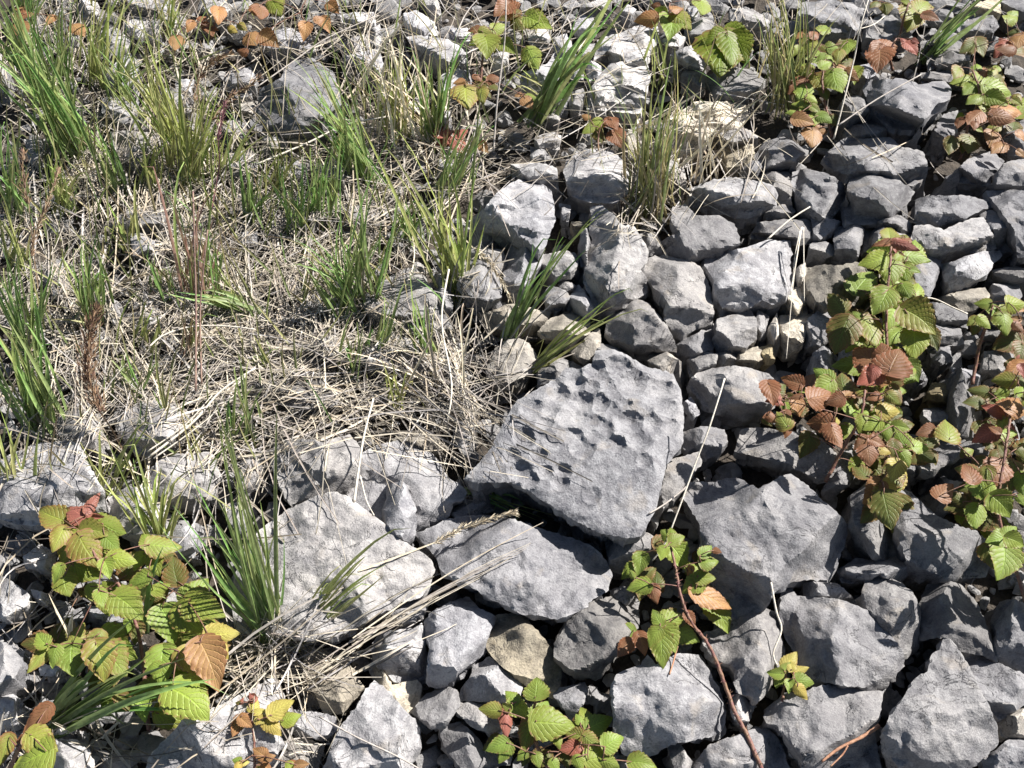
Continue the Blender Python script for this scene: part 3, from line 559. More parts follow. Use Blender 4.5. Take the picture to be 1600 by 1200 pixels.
def leaf_material():
    m, n, _, L = new_mat('bramble_leaf')
    oi = N(n, 'ShaderNodeObjectInfo'); uv = N(n, 'ShaderNodeUVMap'); sp = N(n, 'ShaderNodeSeparateXYZ')
    L.new(uv.outputs[0], sp.inputs[0]); s = sp.outputs[0]; u = sp.outputs[1]
    a = mth(n, 'ABSOLUTE', mth(n, 'SUBTRACT', s, .5)); a = mth(n, 'MULTIPLY', a, 2)
    ph = mth(n, 'MULTIPLY', mth(n, 'SUBTRACT', u, mth(n, 'MULTIPLY', a, .42)), 7.0)
    tri = mth(n, 'ABSOLUTE', mth(n, 'SUBTRACT', mth(n, 'FRACT', ph), .5))          # .5 on a side vein
    tri = mth(n, 'MULTIPLY', tri, 2)
    vein = mth(n, 'MAXIMUM', ramp(n, tri, .72, .98), ramp(n, mth(n, 'SUBTRACT', 1.0, a), .93, .99))
    tc = N(n, 'ShaderNodeTexCoord'); no = N(n, 'ShaderNodeTexNoise'); L.new(tc.outputs['Object'], no.inputs['Vector'])
    no.inputs['Scale'].default_value = 5; no.inputs['Detail'].default_value = 4
    no2 = N(n, 'ShaderNodeTexNoise'); L.new(tc.outputs['Object'], no2.inputs['Vector']); no2.inputs['Scale'].default_value = 28; no2.inputs['Detail'].default_value = 3
    base = oi.outputs['Color']
    red = mth(n, 'MULTIPLY', mth(n, 'ADD', mth(n, 'POWER', a, 2.0), mth(n, 'MULTIPLY', no.outputs[0], .6)), oi.outputs['Alpha'], True)
    red = mth(n, 'MULTIPLY', red, mth(n, 'SUBTRACT', 1.0, mth(n, 'MULTIPLY', vein, .8)), True)
    c = mixc(n, red, base, (.24, .095, .045))
    c = mixc(n, mth(n, 'MULTIPLY', vein, .6), c, mixc(n, 1, base, (1.5, 1.55, 1.3), 'MULTIPLY'))
    c = mixc(n, mth(n, 'MULTIPLY', ramp(n, no2.outputs[0], .45, .65), .22), c, mixc(n, 1, c, (.6, .62, .6), 'MULTIPLY'))
    c = mixc(n, mth(n, 'MULTIPLY', ramp(n, no2.outputs[0], .63, .68), .75), c, (.13, .07, .03))
    c = mixc(n, mth(n, 'MULTIPLY', mth(n, 'MULTIPLY', ramp(n, a, .82, .97), ramp(n, no.outputs[0], .5, .6)), .8), c, (.20, .10, .05))
    b = N(n, 'ShaderNodeBsdfPrincipled'); L.new(c, b.inputs['Base Color']); b.inputs['Roughness'].default_value = .5
    b.inputs['Specular IOR Level'].default_value = .35
    t = N(n, 'ShaderNodeBsdfTranslucent'); L.new(mixc(n, 1, c, (1.1, 1.15, .6), 'MULTIPLY'), t.inputs[0])
    bp = N(n, 'ShaderNodeBump'); L.new(mth(n, 'MULTIPLY', vein, -1.0), bp.inputs['Height']); bp.inputs['Strength'].default_value = .5; bp.inputs['Distance'].default_value = .001
    L.new(bp.outputs[0], b.inputs['Normal'])
    mx = N(n, 'ShaderNodeMixShader'); mx.inputs[0].default_value = .28
    L.new(b.outputs[0], mx.inputs[1]); L.new(t.outputs[0], mx.inputs[2])
    o = N(n, 'ShaderNodeOutputMaterial'); L.new(mx.outputs[0], o.inputs[0]); return m
def blade_material(name, rough=.5, trans=.25):
    m, n, _, L = new_mat(name)
    at = N(n, 'ShaderNodeAttribute', attribute_name='tint')
    tc = N(n, 'ShaderNodeTexCoord'); no = N(n, 'ShaderNodeTexNoise'); L.new(tc.outputs['Object'], no.inputs['Vector'])
    no.inputs['Scale'].default_value = 120; no.inputs['Detail'].default_value = 3
    c = mixc(n, mth(n, 'MULTIPLY', ramp(n, no.outputs[0], .4, .62), .6), at.outputs['Color'], mixc(n, 1, at.outputs['Color'], (.62, .6, .55), 'MULTIPLY'))
    b = N(n, 'ShaderNodeBsdfPrincipled'); L.new(c, b.inputs['Base Color']); b.inputs['Roughness'].default_value = rough
    b.inputs['Specular IOR Level'].default_value = .4
    t = N(n, 'ShaderNodeBsdfTranslucent'); L.new(c, t.inputs[0])
    mx = N(n, 'ShaderNodeMixShader'); mx.inputs[0].default_value = trans
    L.new(b.outputs[0], mx.inputs[1]); L.new(t.outputs[0], mx.inputs[2])
    o = N(n, 'ShaderNodeOutputMaterial'); L.new(mx.outputs[0], o.inputs[0]); return m
def plain_noise_mat(name, c1, c2, scale=90, rough=.9, bump=.4, dist=.004):
    m, n, _, L = new_mat(name)
    tc = N(n, 'ShaderNodeTexCoord'); no = N(n, 'ShaderNodeTexNoise'); L.new(tc.outputs['Object'], no.inputs['Vector'])
    no.inputs['Scale'].default_value = scale; no.inputs['Detail'].default_value = 5; no.inputs['Roughness'].default_value = .7
    c = mixc(n, ramp(n, no.outputs[0], .35, .65), c1, c2)
    b = N(n, 'ShaderNodeBsdfPrincipled'); L.new(c, b.inputs['Base Color']); b.inputs['Roughness'].default_value = rough
    bp = N(n, 'ShaderNodeBump'); L.new(no.outputs[0], bp.inputs['Height']); bp.inputs['Strength'].default_value = bump; bp.inputs['Distance'].default_value = dist
    L.new(bp.outputs[0], b.inputs['Normal'])
    o = N(n, 'ShaderNodeOutputMaterial'); L.new(b.outputs[0], o.inputs[0]); return m
M_ROCK = rock_material('limestone'); M_LICH = rock_material('lichen_limestone', lichen=True)
M_GRAV = rock_material('gravel_stone', own_color=False, base=(.22, .216, .216))
M_SCREE = rock_material('scree_stone', own_color=False, base=(.27, .266, .27))
M_LEAF = leaf_material(); M_BLADE = blade_material('grass_blade', .45, .4); M_STRAW = blade_material('dry_straw', .65, .12)
M_SOIL = plain_noise_mat('dark_soil', (.03, .024, .018), (.075, .06, .045), 60, bump=.8, dist=.01)
M_CANE = plain_noise_mat('bramble_cane', (.15, .055, .05), (.22, .13, .07), 160, .6)
M_WOOD = plain_noise_mat('dead_wood', (.30, .14, .08), (.44, .25, .15), 160, .8)

# ---------------------------------------------------------------- ground sheet (fine near the camera, coarse to the horizon)
def axis(c0, c1, step, far):
    a = list(np.arange(c0, c1, step)); x = c1; s = step
    while x < far: a.append(x); s *= 1.5; x += s
    x = c0; s = step; pre = []
    while x > -far: s *= 1.5; x -= s; pre.append(x)
    return np.array(pre[::-1]+a)
gx = axis(-1.6, 1.6, .02, 60); gy = axis(-.4, 2.9, .02, 60)
X, Y = np.meshgrid(gx, gy)
Z = -.034 + .008*fbm(X*14, Y*14, 3, 4)
gv = np.stack([X.ravel(), Y.ravel(), Z.ravel()], 1); nx = len(gx); ny = len(gy)
gf = [(j*nx+i, j*nx+i+1, (j+1)*nx+i+1, (j+1)*nx+i) for j in range(ny-1) for i in range(nx-1)]
tag(link('ground', mesh_from('ground', gv, gf, M_SOIL)), kind='structure')

# ---------------------------------------------------------------- rocks
HF = np.zeros((330, 440))                # rock-top heights per 4 px of the survey, for draping straw
def hf(u, v):
    i = int(v/4)+15; j = int(u/4)+20
    if 0 <= i < 330 and 0 <= j < 440: return HF[i, j]
    return 0
rs = np.random.RandomState(5)
def jag(pts, step, rnd):                 # roughen an outline
    out = []
    n = len(pts)
    for i in range(n):
        a = np.array(pts[i], float); b = np.array(pts[(i+1) % n], float)
        L = np.hypot(*(b-a)); k = max(1, int(round(L/step)))
        nrm = np.array([-(b-a)[1], (b-a)[0]])/(L+1e-6)
        bow = rnd.uniform(-.04, .015)*L
        for q in range(k):
            t = q/k; p = a+(b-a)*t
            p = p + nrm*(bow*4*t*(1-t)) + (nrm*rnd.normal(0, .16*step) if q else 0)
            out.append(p)
    return np.array(out)
def dist_poly(P, poly):
    d = np.full(len(P), 1e9); inside = np.zeros(len(P), bool)
    x, y = P[:, 0], P[:, 1]; n = len(poly)
    for i in range(n):
        a = poly[i]; b = poly[(i+1) % n]; ab = b-a
        t = np.clip(((x-a[0])*ab[0]+(y-a[1])*ab[1])/(ab@ab+1e-9), 0, 1)
        d = np.minimum(d, np.hypot(x-a[0]-t*ab[0], y-a[1]-t*ab[1]))
        c = ((a[1] > y) != (b[1] > y))
        with np.errstate(divide='ignore', invalid='ignore'):
            xi = (b[0]-a[0])*(y-a[1])/(b[1]-a[1]+1e-12)+a[0]
        inside ^= (c & (x < xi))
    return d, inside
PITS = [(875,620,17,1),(908,630,21,1),(903,650,16,1),(939,632,18,1),(960,613,15,.9),(988,600,25,1.2),(1026,612,23,1.1),(985,660,21,1.2),
        (1014,662,16,1),(998,684,17,.9),(878,736,12,.9),(875,753,12,.8),(818,684,15,.7),(812,735,16,.7),(965,692,11,.8),(842,712,11,.6),(828,750,12,.6),
        (890,585,15,.8),(935,582,16,1),(965,575,18,1),(985,583,14,.8),(950,600,14,.8),(1030,585,16,.9),(1040,640,15,.7),(832,640,15,.6),(850,660,12,.5),(910,700,15,.5),
        (852,738,10,.6),(925,775,12,.4),(800,715,12,.6),(1012,640,11,.6),(860,690,10,.4),(1008,720,10,.5),(925,655,15,.8),(955,640,16,.9),(945,665,13,.7),(975,632,14,.9),(1000,640,14,.8),(925,603,14,.9),(888,650,14,.7),(858,640,13,.6),
        (1047,610,12,.8),(1022,672,12,.8),(970,603,13,.9),(903,603,15,.9),(1045,668,12,.7),(950,690,12,.5),(930,680,11,.5),(895,680,12,.5),(1005,575,13,.8),(868,600,13,.8)]
DIM = [(468,735,13,.7),(480,712,9,.6),(497,747,10,.6),(448,715,10,.5),(455,742,9,.6),(520,700,12,.5)]
ROCKS = []
for line in ROCK_DATA.strip().splitlines():
    if line.startswith('#') or not line.strip(): continue
    head, pts, *lab = line.split('|')
    hd = head.split(); r, c = int(hd[0][0]), int(hd[0][1]); opt = dict(h=3.0, t=.3, w=0., px=0, big=0, blk=0, pits=0, lich=0, rot=0)
    for k in hd[1:]:
        a, b = k.split('='); opt[a] = float(b)
    P = [tuple(map(float, p.split(','))) for p in pts.split()]
    if not opt['px']: P = [(c*400+x/4, r*300+y/4) for x, y in P]
    ROCKS.append(dict(P=P, label=lab[0].strip() if lab else None, **opt))

def build_rock(i, R):
    rnd = np.random.RandomState(100+i)
    base = np.array(R['P']); big = R['big']
    c0 = base.mean(0); diam = max(np.ptp(base[:, 0]), np.ptp(base[:, 1]))
    s = 3.2 if big else float(np.clip(diam/26, 2.2, 3.8))
    O = jag(c0+(base-c0)*(1+2.4/max(diam/2, 8)), s*1.3, rnd)
    x0, y0 = O.min(0); x1, y1 = O.max(0)
    gx_, gy_ = np.meshgrid(np.arange(x0, x1, s), np.arange(y0, y1, s*.87))
    gx_ = gx_ + (np.arange(gx_.shape[0]) % 2)[:, None]*s/2
    Q = np.stack([gx_.ravel(), gy_.ravel()], 1) + rnd.uniform(-.22, .22, (gx_.size, 2))*s
    d, ins = dist_poly(Q, O); k = ins & (d > .55*s); Q = Q[k]; dq = d[k]
    allp = np.vstack([O, Q]); n = len(O)
    vs, es, fs, ov, oe, of = delaunay_2d_cdt([Vector(p) for p in allp.tolist()], [], [list(range(n))], 1, 1e-4)
    if len(vs) != len(allp):
        return build_simple(i, R, O, rnd)
    D = np.concatenate([np.zeros(n), dq])
    h = R['h']/100; rad = max(D.max(), 2.0); sc = mpp(c0[1])
    U, V = allp[:, 0], allp[:, 1]
    wx, wy, _ = G(U, V, 0.0)
    rim = .95 if (R['blk'] or big) else rnd.uniform(.78, .96)
    w_ = min(rad, rad*.10+2)*(1+.8*fbm(wx*30, wy*30, i, 2))
    e = np.clip(D/np.maximum(w_, 1), 0, 1)
    z = rim + (1-rim)*(1-(1-e)**1.7)
    # broad fracture planes
    rel = (allp-c0)/np.array([[np.ptp(base[:, 0])/2, np.ptp(base[:, 1])/2]])
    if not big:
        for q in range(4):
            a = rnd.uniform(0, 2*np.pi); o_ = rnd.uniform(-.1, .5); kk = rnd.uniform(.15, .8)
            pr = rel[:, 0]*math.cos(a)+rel[:, 1]*math.sin(a)
            z = np.minimum(z, 1 - kk*(pr-o_))
        a = rnd.uniform(0, 2*np.pi); z = z + .10*(rel[:, 0]*math.cos(a)+rel[:, 1]*math.sin(a))
        for q in range(5):                # chipped corners
            a = rnd.uniform(0, 2*np.pi); o_ = rnd.uniform(.42, .8); kk = rnd.uniform(.8, 2.0)
            pr = rel[:, 0]*math.cos(a)+rel[:, 1]*math.sin(a)+.06*vn(wx*25, wy*25, i+q)
            z = np.minimum(z, 1.02 - kk*(pr-o_))
        z = np.maximum(z, rim*.42)
    else:
        # slab dips to the left, with a paler flank falling away on the right
        z = z + .06*rel[:, 0] - .75*np.maximum(0, rel[:, 0]-.50-.30*rel[:, 1]+.03*vn(wx*40, wy*40, 5))
        z = z - .12*np.maximum(0, -rel[:, 1]-.3)
    z = z*h
    amp = min(1.0, rad*sc/.03)
    if R['blk']: amp *= .8
    wq = .18*vn(wx*45, wy*45, i); q1 = rnd.uniform(0, 3.14); cx_ = wx*math.cos(q1)+wy*math.sin(q1); cy_ = wy*math.cos(q1)-wx*math.sin(q1)
    bk = .16 if big else 1.0
    z = z + amp*(.0095*bk*trin(cx_*15+wq, cy_*21, i*5) + .0042*bk*trin(cx_*42, cy_*36+wq, i*7) + .0016*trin(wx*110, wy*95, i*3)*(.5 if big else 1)
              + .0022*bk*fbm(wx*22, wy*22, i*3, 3)) + .0011*fbm(wx*120, wy*120, i+9, 3)
    if big:
        z += .004*fbm(wx*12, wy*12, 77, 2)
    cut = np.zeros(len(z))
    for (pu, pv, pr_, dp) in (PITS if big else DIM if R['pits'] else []):
        rr = np.hypot((U-pu)*1.0, (V-pv)*1.12)*(1+.14*vn(U*.05, V*.05, pu))/ (pr_*1.30)
        bowl = np.clip(1-rr**1.9, 0, 1)
        cut = np.maximum(cut, bowl*pr_*sc*.90*dp)
        z = z + .0008*np.exp(-((rr-1.08)/.12)**2)
    z = z - cut
    z[:n] = np.maximum(z[:n], .006)
    z = np.maximum(z, .004)
    X_, Y_, Z_ = G(U, V, z)
    iu = np.clip((U/4).astype(int)+20, 0, 439); iv = np.clip((V/4).astype(int)+15, 0, 329)
    np.maximum.at(HF, (iv, iu), z)
    verts = np.stack([X_, Y_, Z_], 1)
    cw = np.array([X_[:n].mean(), Y_[:n].mean()])
    faces = []
    for f in fs:
        a, b, c = (list(f)+[0])[:3]
        A, B, C = verts[a], verts[b], verts[c]
        if (B[0]-A[0])*(C[1]-A[1])-(B[1]-A[1])*(C[0]-A[0]) < 0: a, b, c = a, c, b
        faces.append((a, b, c))
    # flanks
    ring = verts[:n]
    area = sum(ring[k][0]*ring[(k+1) % n][1]-ring[(k+1) % n][0]*ring[k][1] for k in range(n))
    nrm = np.roll(ring, -1, 0)-np.roll(ring, 1, 0); nrm = np.stack([nrm[:, 1], -nrm[:, 0]], 1)*(1 if area > 0 else -1)
    nrm /= np.linalg.norm(nrm, axis=1)[:, None]+1e-9
    rows = [np.arange(n)]; V_ = [verts]; cnt = len(verts)
    levels = 3 + int(h/.014)
    t_ = np.arange(n)
    under = rnd.uniform(.10, .35)
    for l in range(1, levels+1):
        t = l/levels
        zz = ring[:, 2]*(1-t) + (-.045)*t
        depth = ring[:, 2]-zz
        off = -under*depth + (.0018+.003*amp)*1.6*trin(t_*.23, np.full(n, l*.9), i)*(1 if t < 1 else 0)
        if l == 1: off += .0012
        V_.append(np.stack([ring[:, 0]+nrm[:, 0]*off, ring[:, 1]+nrm[:, 1]*off, zz], 1))
        rows.append(np.arange(cnt, cnt+n)); cnt += n
    verts = np.vstack(V_)
    for l in range(levels):
        a, b = rows[l], rows[l+1]
        for k in range(n):
            k2 = (k+1) % n
            q = (int(a[k]), int(b[k]), int(b[k2]), int(a[k2]))
            faces.append(q if area > 0 else q[::-1])
    last = [int(x) for x in rows[-1]]
    faces.append(tuple(last[::-1] if area > 0 else last))
    org = np.array([cw[0], cw[1], 0.0])
    me = mesh_from('rock', verts-org, faces, M_LICH if R['lich'] else M_ROCK)
    me.set_sharp_from_angle(angle=math.radians(27))
    o = link('rock', me, loc=org)
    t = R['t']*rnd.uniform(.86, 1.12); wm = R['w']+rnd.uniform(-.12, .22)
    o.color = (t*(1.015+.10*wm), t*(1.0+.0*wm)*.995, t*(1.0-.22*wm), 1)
    R['obj'] = o; R['c'] = c0; R['diam'] = diam
    return o
def build_simple(i, R, O, rnd):
    # outline folded on itself: rebuild from the plain outline without roughening
    R2 = dict(R); P = np.array(R['P']); c = P.mean(0)
    ang = np.arctan2(P[:, 1]-c[1], P[:, 0]-c[0]); P = P[np.argsort(ang)]
    if R.get('retry'): raise RuntimeError('rock %d' % i)
    R['retry'] = 1; R['P'] = [tuple(p) for p in P]
    return build_rock(i, R)
for i, R in enumerate(ROCKS):
    cxy = np.mean(R['P'], 0)
    R['h'] = (R['h']*1.3+.4)*(1 if cxy[1] > 140 else .7) if not R['big'] else 9.5
    R['t'] *= (1.0 if cxy[0] < 760 else 1.0 if cxy[1] < 330 and cxy[0] < 1150 else .80)
    build_rock(i, R)

# ---- labels
LAND = [('the pitted boulder', 900, 700), ('the upright stone fin', 626, 800), ('the yellow brown stained rock', 815, 1010), ('the pale triangular slab', 580, 1140),
 ('the big pointed slab at lower right', 1470, 1090), ('the red leaf cluster', 1385, 590), ('the bramble with one orange leaf', 1060, 930), ('the large cream slab', 1100, 200),
 ('the chalk white stones', 1235, 500), ('the chunky block at upper right', 1425, 165), ('the large dark slab at upper left', 465, 150), ('the brown feathery plume', 140, 560),
 ('the lichen spotted rock', 80, 745), ('the large raspberry plant', 200, 960), ('the broad green blades at the top', 900, 100), ('the tiny leafy seedling', 1230, 1055),
 ('the squared block with dark front', 1372, 312), ('the tip of the tall raspberry shoot', 1392, 375), ('the tall craggy pale rock', 960, 400), ('the lying green blades in straw', 340, 465),
 ('the largest pale slab', 520, 890), ('the crimson leaves', 705, 215), ('the largest wide fan of green blades', 560, 400), ('the drooping brown seed heads', 340, 120),
 ('the lime green drooping leaves', 1132, 75), ('the blue green blades at top right', 1500, 40), ('the tall arching tuft at the top', 510, 100), ('the brown speckled stone', 1467, 610),
 ('the orange leaved bramble at top left', 350, 50), ('the bottom centre raspberry plant', 860, 1120)]
SECT = ['right of', 'lower right of', 'below', 'lower left of', 'left of', 'upper left of', 'above', 'upper right of']
ORD = ['nearest stone', 'second stone out', 'third stone out', 'fourth stone out', 'fifth stone out', 'sixth stone out', 'seventh stone out', 'eighth stone out', 'ninth stone out']
bucket = {}
for R in ROCKS:
    tag(R['obj'], R['label'], 'rock', 'limestone rocks of the scree')
    if R['label']: continue
    best = min(((math.hypot(R['c'][0]-x, (R['c'][1]-y)), nme, x, y) for nme, x, y in LAND))
    a = math.degrees(math.atan2(R['c'][1]-best[3], R['c'][0]-best[2])) % 360
    bucket.setdefault((best[1], SECT[int((a+22.5)//45) % 8]), []).append((best[0], R))
for (nm, sec), lst in bucket.items():
    lst.sort(key=lambda q: q[0])
    for k, (d, R) in enumerate(lst):
        size = 'small' if R['diam'] < 45 else 'medium' if R['diam'] < 85 else 'large'
        tone = 'cream' if (R['t'] > .38 and R['w'] > .4) else 'tan' if R['w'] > .8 else 'pale grey' if R['t'] > .345 else 'dark grey' if R['t'] < .255 else 'grey'
        R['obj']['label'] = lb = f"{size} {tone} rock, {ORD[min(k, 8)]} {sec} {nm}"
        if len(lb.split()) > 16: R['obj']['label'] = f"{tone} rock, {ORD[min(k, 8)].replace(' stone', '')} {sec} {nm}"

# ---------------------------------------------------------------- low polygon stones for gravel and the scree beyond the frame
def stones(name, items, mat, seed, kind='stuff', label=None, cat=None):
    rnd = np.random.RandomState(seed)
    import bmesh
    bm = bmesh.new(); bmesh.ops.create_icosphere(bm, subdivisions=2, radius=1)
    bv = np.array([v.co[:] for v in bm.verts]); bf = np.array([[v.index for v in f.verts] for f in bm.faces]); bm.free()
    VV = []; FF = []; c = 0
    for (x, y, z, r) in items:
        v = bv.copy()
        for q in range(9):                # cut with random planes: angular stone
            nn = rnd.normal(size=3); nn /= np.linalg.norm(nn); dd = rnd.uniform(.35, .75)
            pr = v@nn; v = v - np.clip(pr-dd, 0, None)[:, None]*nn
        v = v*np.array([1, rnd.uniform(.6, 1), rnd.uniform(.4, .7)])*r*1.35
        a = rnd.uniform(0, 6.28); ca, sa = math.cos(a), math.sin(a)
        v = np.stack([v[:, 0]*ca-v[:, 1]*sa, v[:, 0]*sa+v[:, 1]*ca, v[:, 2]+rnd.uniform(-.3, .3)*v[:, 0]], 1)+np.array([x, y, z])
        VV.append(v); FF.append(bf+c); c += len(v)
    me = bpy.data.meshes.new(name); V2 = np.vstack(VV); F2 = np.vstack(FF)
    me.from_pydata(V2.tolist(), [], F2.tolist()); me.update(); me.materials.append(mat)
    o = link(name, me); tag(o, label, cat, kind=kind); return o
rg = np.random.RandomState(9)
items = []
for k in range(5200):
    u = rg.uniform(-60, 1660); v = rg.uniform(-60, 1260)
    if hf(u, v) > .012: continue
    r = rg.uniform(.004, .013) if rg.rand() < .8 else rg.uniform(.012, .020)
    x, y, _ = G(u, v, 0); items.append((x, y, -.028+rg.uniform(0, .010), r))
for k in range(260):                      # the top of the frame, where the slope turns into looser stones
    u = rg.uniform(-60, 1660); v = rg.uniform(-70, 70)
    if hf(u, v) > .012: continue
    r = rg.uniform(.012, .03); x, y, _ = G(u, v, 0); items.append((x, y, -.01, r))
stones('gravel', items, M_GRAV, 21, label='small angular limestone chips filling the gaps between the rocks', cat='gravel')
items = []
for k in range(9000):                     # the slope goes on beyond the frame
    x = rg.uniform(-2.6, 2.6); y = rg.uniform(-1.2, 4.2)
    cz = (ST*y + CT*CAM_H); a = x/cz; b = (CT*y-ST*CAM_H)/cz if cz > 0 else -9
    u = 800+a*F; v = 600-b*F
    r = rg.uniform(.012, .03) if rg.rand() < .55 else rg.uniform(.03, .058)
    m_ = r/mpp(min(max(v, 0), 1200))*1.35
    if cz > .05 and -m_ < u < 1600+m_ and -m_-15 < v < 1200+m_+12: continue
    items.append((x, y, r*.25-.02, r))
stones('scree', items, M_SCREE, 22, label='limestone scree that carries on outside the picture', cat='scree')

# ---------------------------------------------------------------- ribbons: straw, blades
class Ribbons:
    def __init__(s): s.v = []; s.f = []; s.c = []
    def add(s, pts, width, col0, col1, side=None, fold=.25, taper=.9):
        n = len(pts); b = len(s.v)
        for k, p in enumerate(pts):
            t = k/(n-1)
            d = (pts[min(k+1, n-1)]-pts[max(k-1, 0)])
            if d.length < 1e-7: d = Vector((0, 0, 1))
            d.normalize()
            sd = d.cross(side if side else Vector((0, -.4, 1)))
            if sd.length < 1e-3: sd = Vector((1, 0, 0))
            sd.normalize(); up = sd.cross(d)
            w_ = width*.5*(1-t**2.2*taper)*(.75+.25*min(1, t*6))
            s.v += [p-sd*w_, p-up*w_*fold*1.2, p+sd*w_]
            c = [col0[q]*(1-t)+col1[q]*t for q in range(3)]+[1]
            s.c += [c, [x*.9 for x in c[:3]]+[1], c]
            if k:
                o = b+3*k
                s.f += [(o-3, o-2, o+1, o), (o-2, o-1, o+2, o+1)]
    def build(s, name, mat, parent=None, origin=None):
        og = Vector(origin) if origin is not None else Vector((0, 0, 0))
        me = mesh_from(name, [v-og for v in s.v], s.f, mat); set_cols(me, s.c)
        o = link(name, me, parent)
        if origin is not None and parent is None: o.location = og
        return o
class Tubes:
    def __init__(s): s.v = []; s.f = []
    def add(s, pts, r0, r1, seg=6, rough=.0, rnd=None):
        b = len(s.v); n = len(pts)
        for k, p in enumerate(pts):
            t = k/(n-1); d = (pts[min(k+1, n-1)]-pts[max(k-1, 0)]); d = d.normalized() if d.length > 1e-7 else Vector((0, 0, 1))
            a = d.cross(Vector((.31, .2, .93))); a.normalize(); c = d.cross(a); r = r0+(r1-r0)*t
            if rough: r *= 1+rough*random.uniform(-1, 1)
            for q in range(seg):
                g = 2*math.pi*q/seg; s.v.append(p+(a*math.cos(g)+c*math.sin(g))*r)
            if k:
                for q in range(seg):
                    o = b+k*seg; s.f.append((o-seg+q, o-seg+(q+1) % seg, o+(q+1) % seg, o+q))
        s.f.append(tuple(b+q for q in range(seg))[::-1]); s.f.append(tuple(b+(n-1)*seg+q for q in range(seg)))
    def build(s, name, mat, parent=None, origin=None):
        og = Vector(origin) if origin is not None else Vector((0, 0, 0))
        me = mesh_from(name, [v-og for v in s.v], s.f, mat); o = link(name, me, parent)
        if origin is not None and parent is None: o.location = og
        return o
random.seed(3)
STRAW_C = [(.58, .52, .41), (.52, .46, .37), (.68, .61, .48), (.42, .38, .34), (.34, .29, .25), (.54, .45, .33), (.48, .45, .43)]
def straw_col(dark=1.0):
    c = random.choice(STRAW_C); k = random.uniform(.75, 1.1)*dark
    return tuple(x*k for x in c)
# regions of thatch: cx, cy, rx, ry, count, mean direction deg (0 = to the right, 90 = up) or None, spread, length px
THATCH = [(230,400,250,170,1500,None,0,60),(420,420,190,150,1100,70,60,60),(90,560,120,180,420,80,50,60),(300,560,200,70,600,10,40,70),(560,470,150,110,500,110,60,60),
 (500,610,190,75,560,8,22,100),(660,650,110,90,360,-50,28,95),(600,255,210,70,420,15,40,80),(250,210,170,120,600,None,0,55),(90,260,110,120,330,None,0,50),
 (440,340,160,80,420,None,0,60),(700,560,80,90,200,-65,35,80),(430,1035,90,55,360,20,45,75),(560,990,90,50,90,25,15,100),(330,760,120,90,180,60,50,60),(140,670,110,70,200,40,60,60),
 (30,900,80,90,110,None,0,60),(1100,240,110,60,220,60,50,60),(1005,325,60,40,300,None,0,40),(620,140,110,110,330,95,40,60),(470,1130,50,70,50,-60,40,70),
 (880,110,120,60,90,15,30,60),(260,1160,120,45,90,20,50,70),(410,690,110,50,220,20,50,70),(850,230,120,60,120,10,40,70),(60,740,60,40,40,None,0,50),(740,420,60,60,60,None,0,50),
 (1290,215,80,50,60,None,0,45),(380,90,120,60,110,10,50,60),(1000,120,250,90,90,20,50,60),(1380,240,120,60,30,-20,30,60),(600,330,90,70,200,None,0,50),(770,590,70,60,70,30,40,70),
 (60,60,90,70,180,None,0,50),(30,1120,60,60,50,None,0,50),(420,40,200,45,260,15,50,55),(700,40,160,45,170,40,50,55),(150,40,120,50,150,70,40,55),(950,30,130,35,90,10,50,50),(1250,30,150,40,90,80,40,45),(1500,60,100,60,40,20,50,45)]
rb = Ribbons()
for (cx, cy, rx, ry, cnt, ang, spd, ln) in THATCH:
    for k in range(cnt):
        rr = math.sqrt(random.random()); th = random.uniform(0, 6.283)
        if random.random() < .3: rr *= 1.25
        u = cx+rx*rr*math.cos(th); v = cy+ry*rr*math.sin(th)
        if vn(np.array(u/38.), np.array(v/30.), 41) > .18 and random.random() < .8: continue
        hh = hf(u, v)
        if hh > .02 and random.random() < .62: continue
        if random.random() < .34: continue
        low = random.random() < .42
        A = (360*float(vn(np.array(u/70.), np.array(v/60.), 91))+random.gauss(0, 38) if random.random() < .75 else random.uniform(0, 360)) if ang is None else random.gauss(ang, spd)
        L = ln*random.lognormvariate(.36, .5); a = math.radians(A); bend = random.gauss(0, .28)
        n = 6; pts = []; lift = random.uniform(.0, .005) if low else random.uniform(.004, .012)
        tilt = random.uniform(-.010, .016)
        hs = [hf(u+math.cos(a+bend*(q/(n-1)-.5))*L*(q/(n-1)-.5), v-math.sin(a+bend*(q/(n-1)-.5))*L*(q/(n-1)-.5)) for q in range(n)]
        hm = max(hs)
        for q in range(n):
            t = q/(n-1)-.5; aa = a+bend*t
            uu = u+math.cos(aa)*L*t; vv = v-math.sin(aa)*L*t
            zz = max(hs[q]*.6+hm*.4, .004)+lift+tilt*t+random.uniform(-.001, .001)
            pts.append(Gv(uu, vv, zz))
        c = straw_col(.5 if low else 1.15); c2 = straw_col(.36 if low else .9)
        rb.add(pts, random.uniform(.0009, .0022)*(2.0 if random.random() < .10 else 1), c, [(c[i]+c2[i])/2 for i in range(3)], fold=.5, taper=.5,
               side=Vector((random.uniform(-.6, .6), random.uniform(-.6, .6), 1)))
tag(rb.build('dry_thatch', M_STRAW), 'pale flattened dead grass matted over the stones on the left', 'dead grass', kind='stuff')

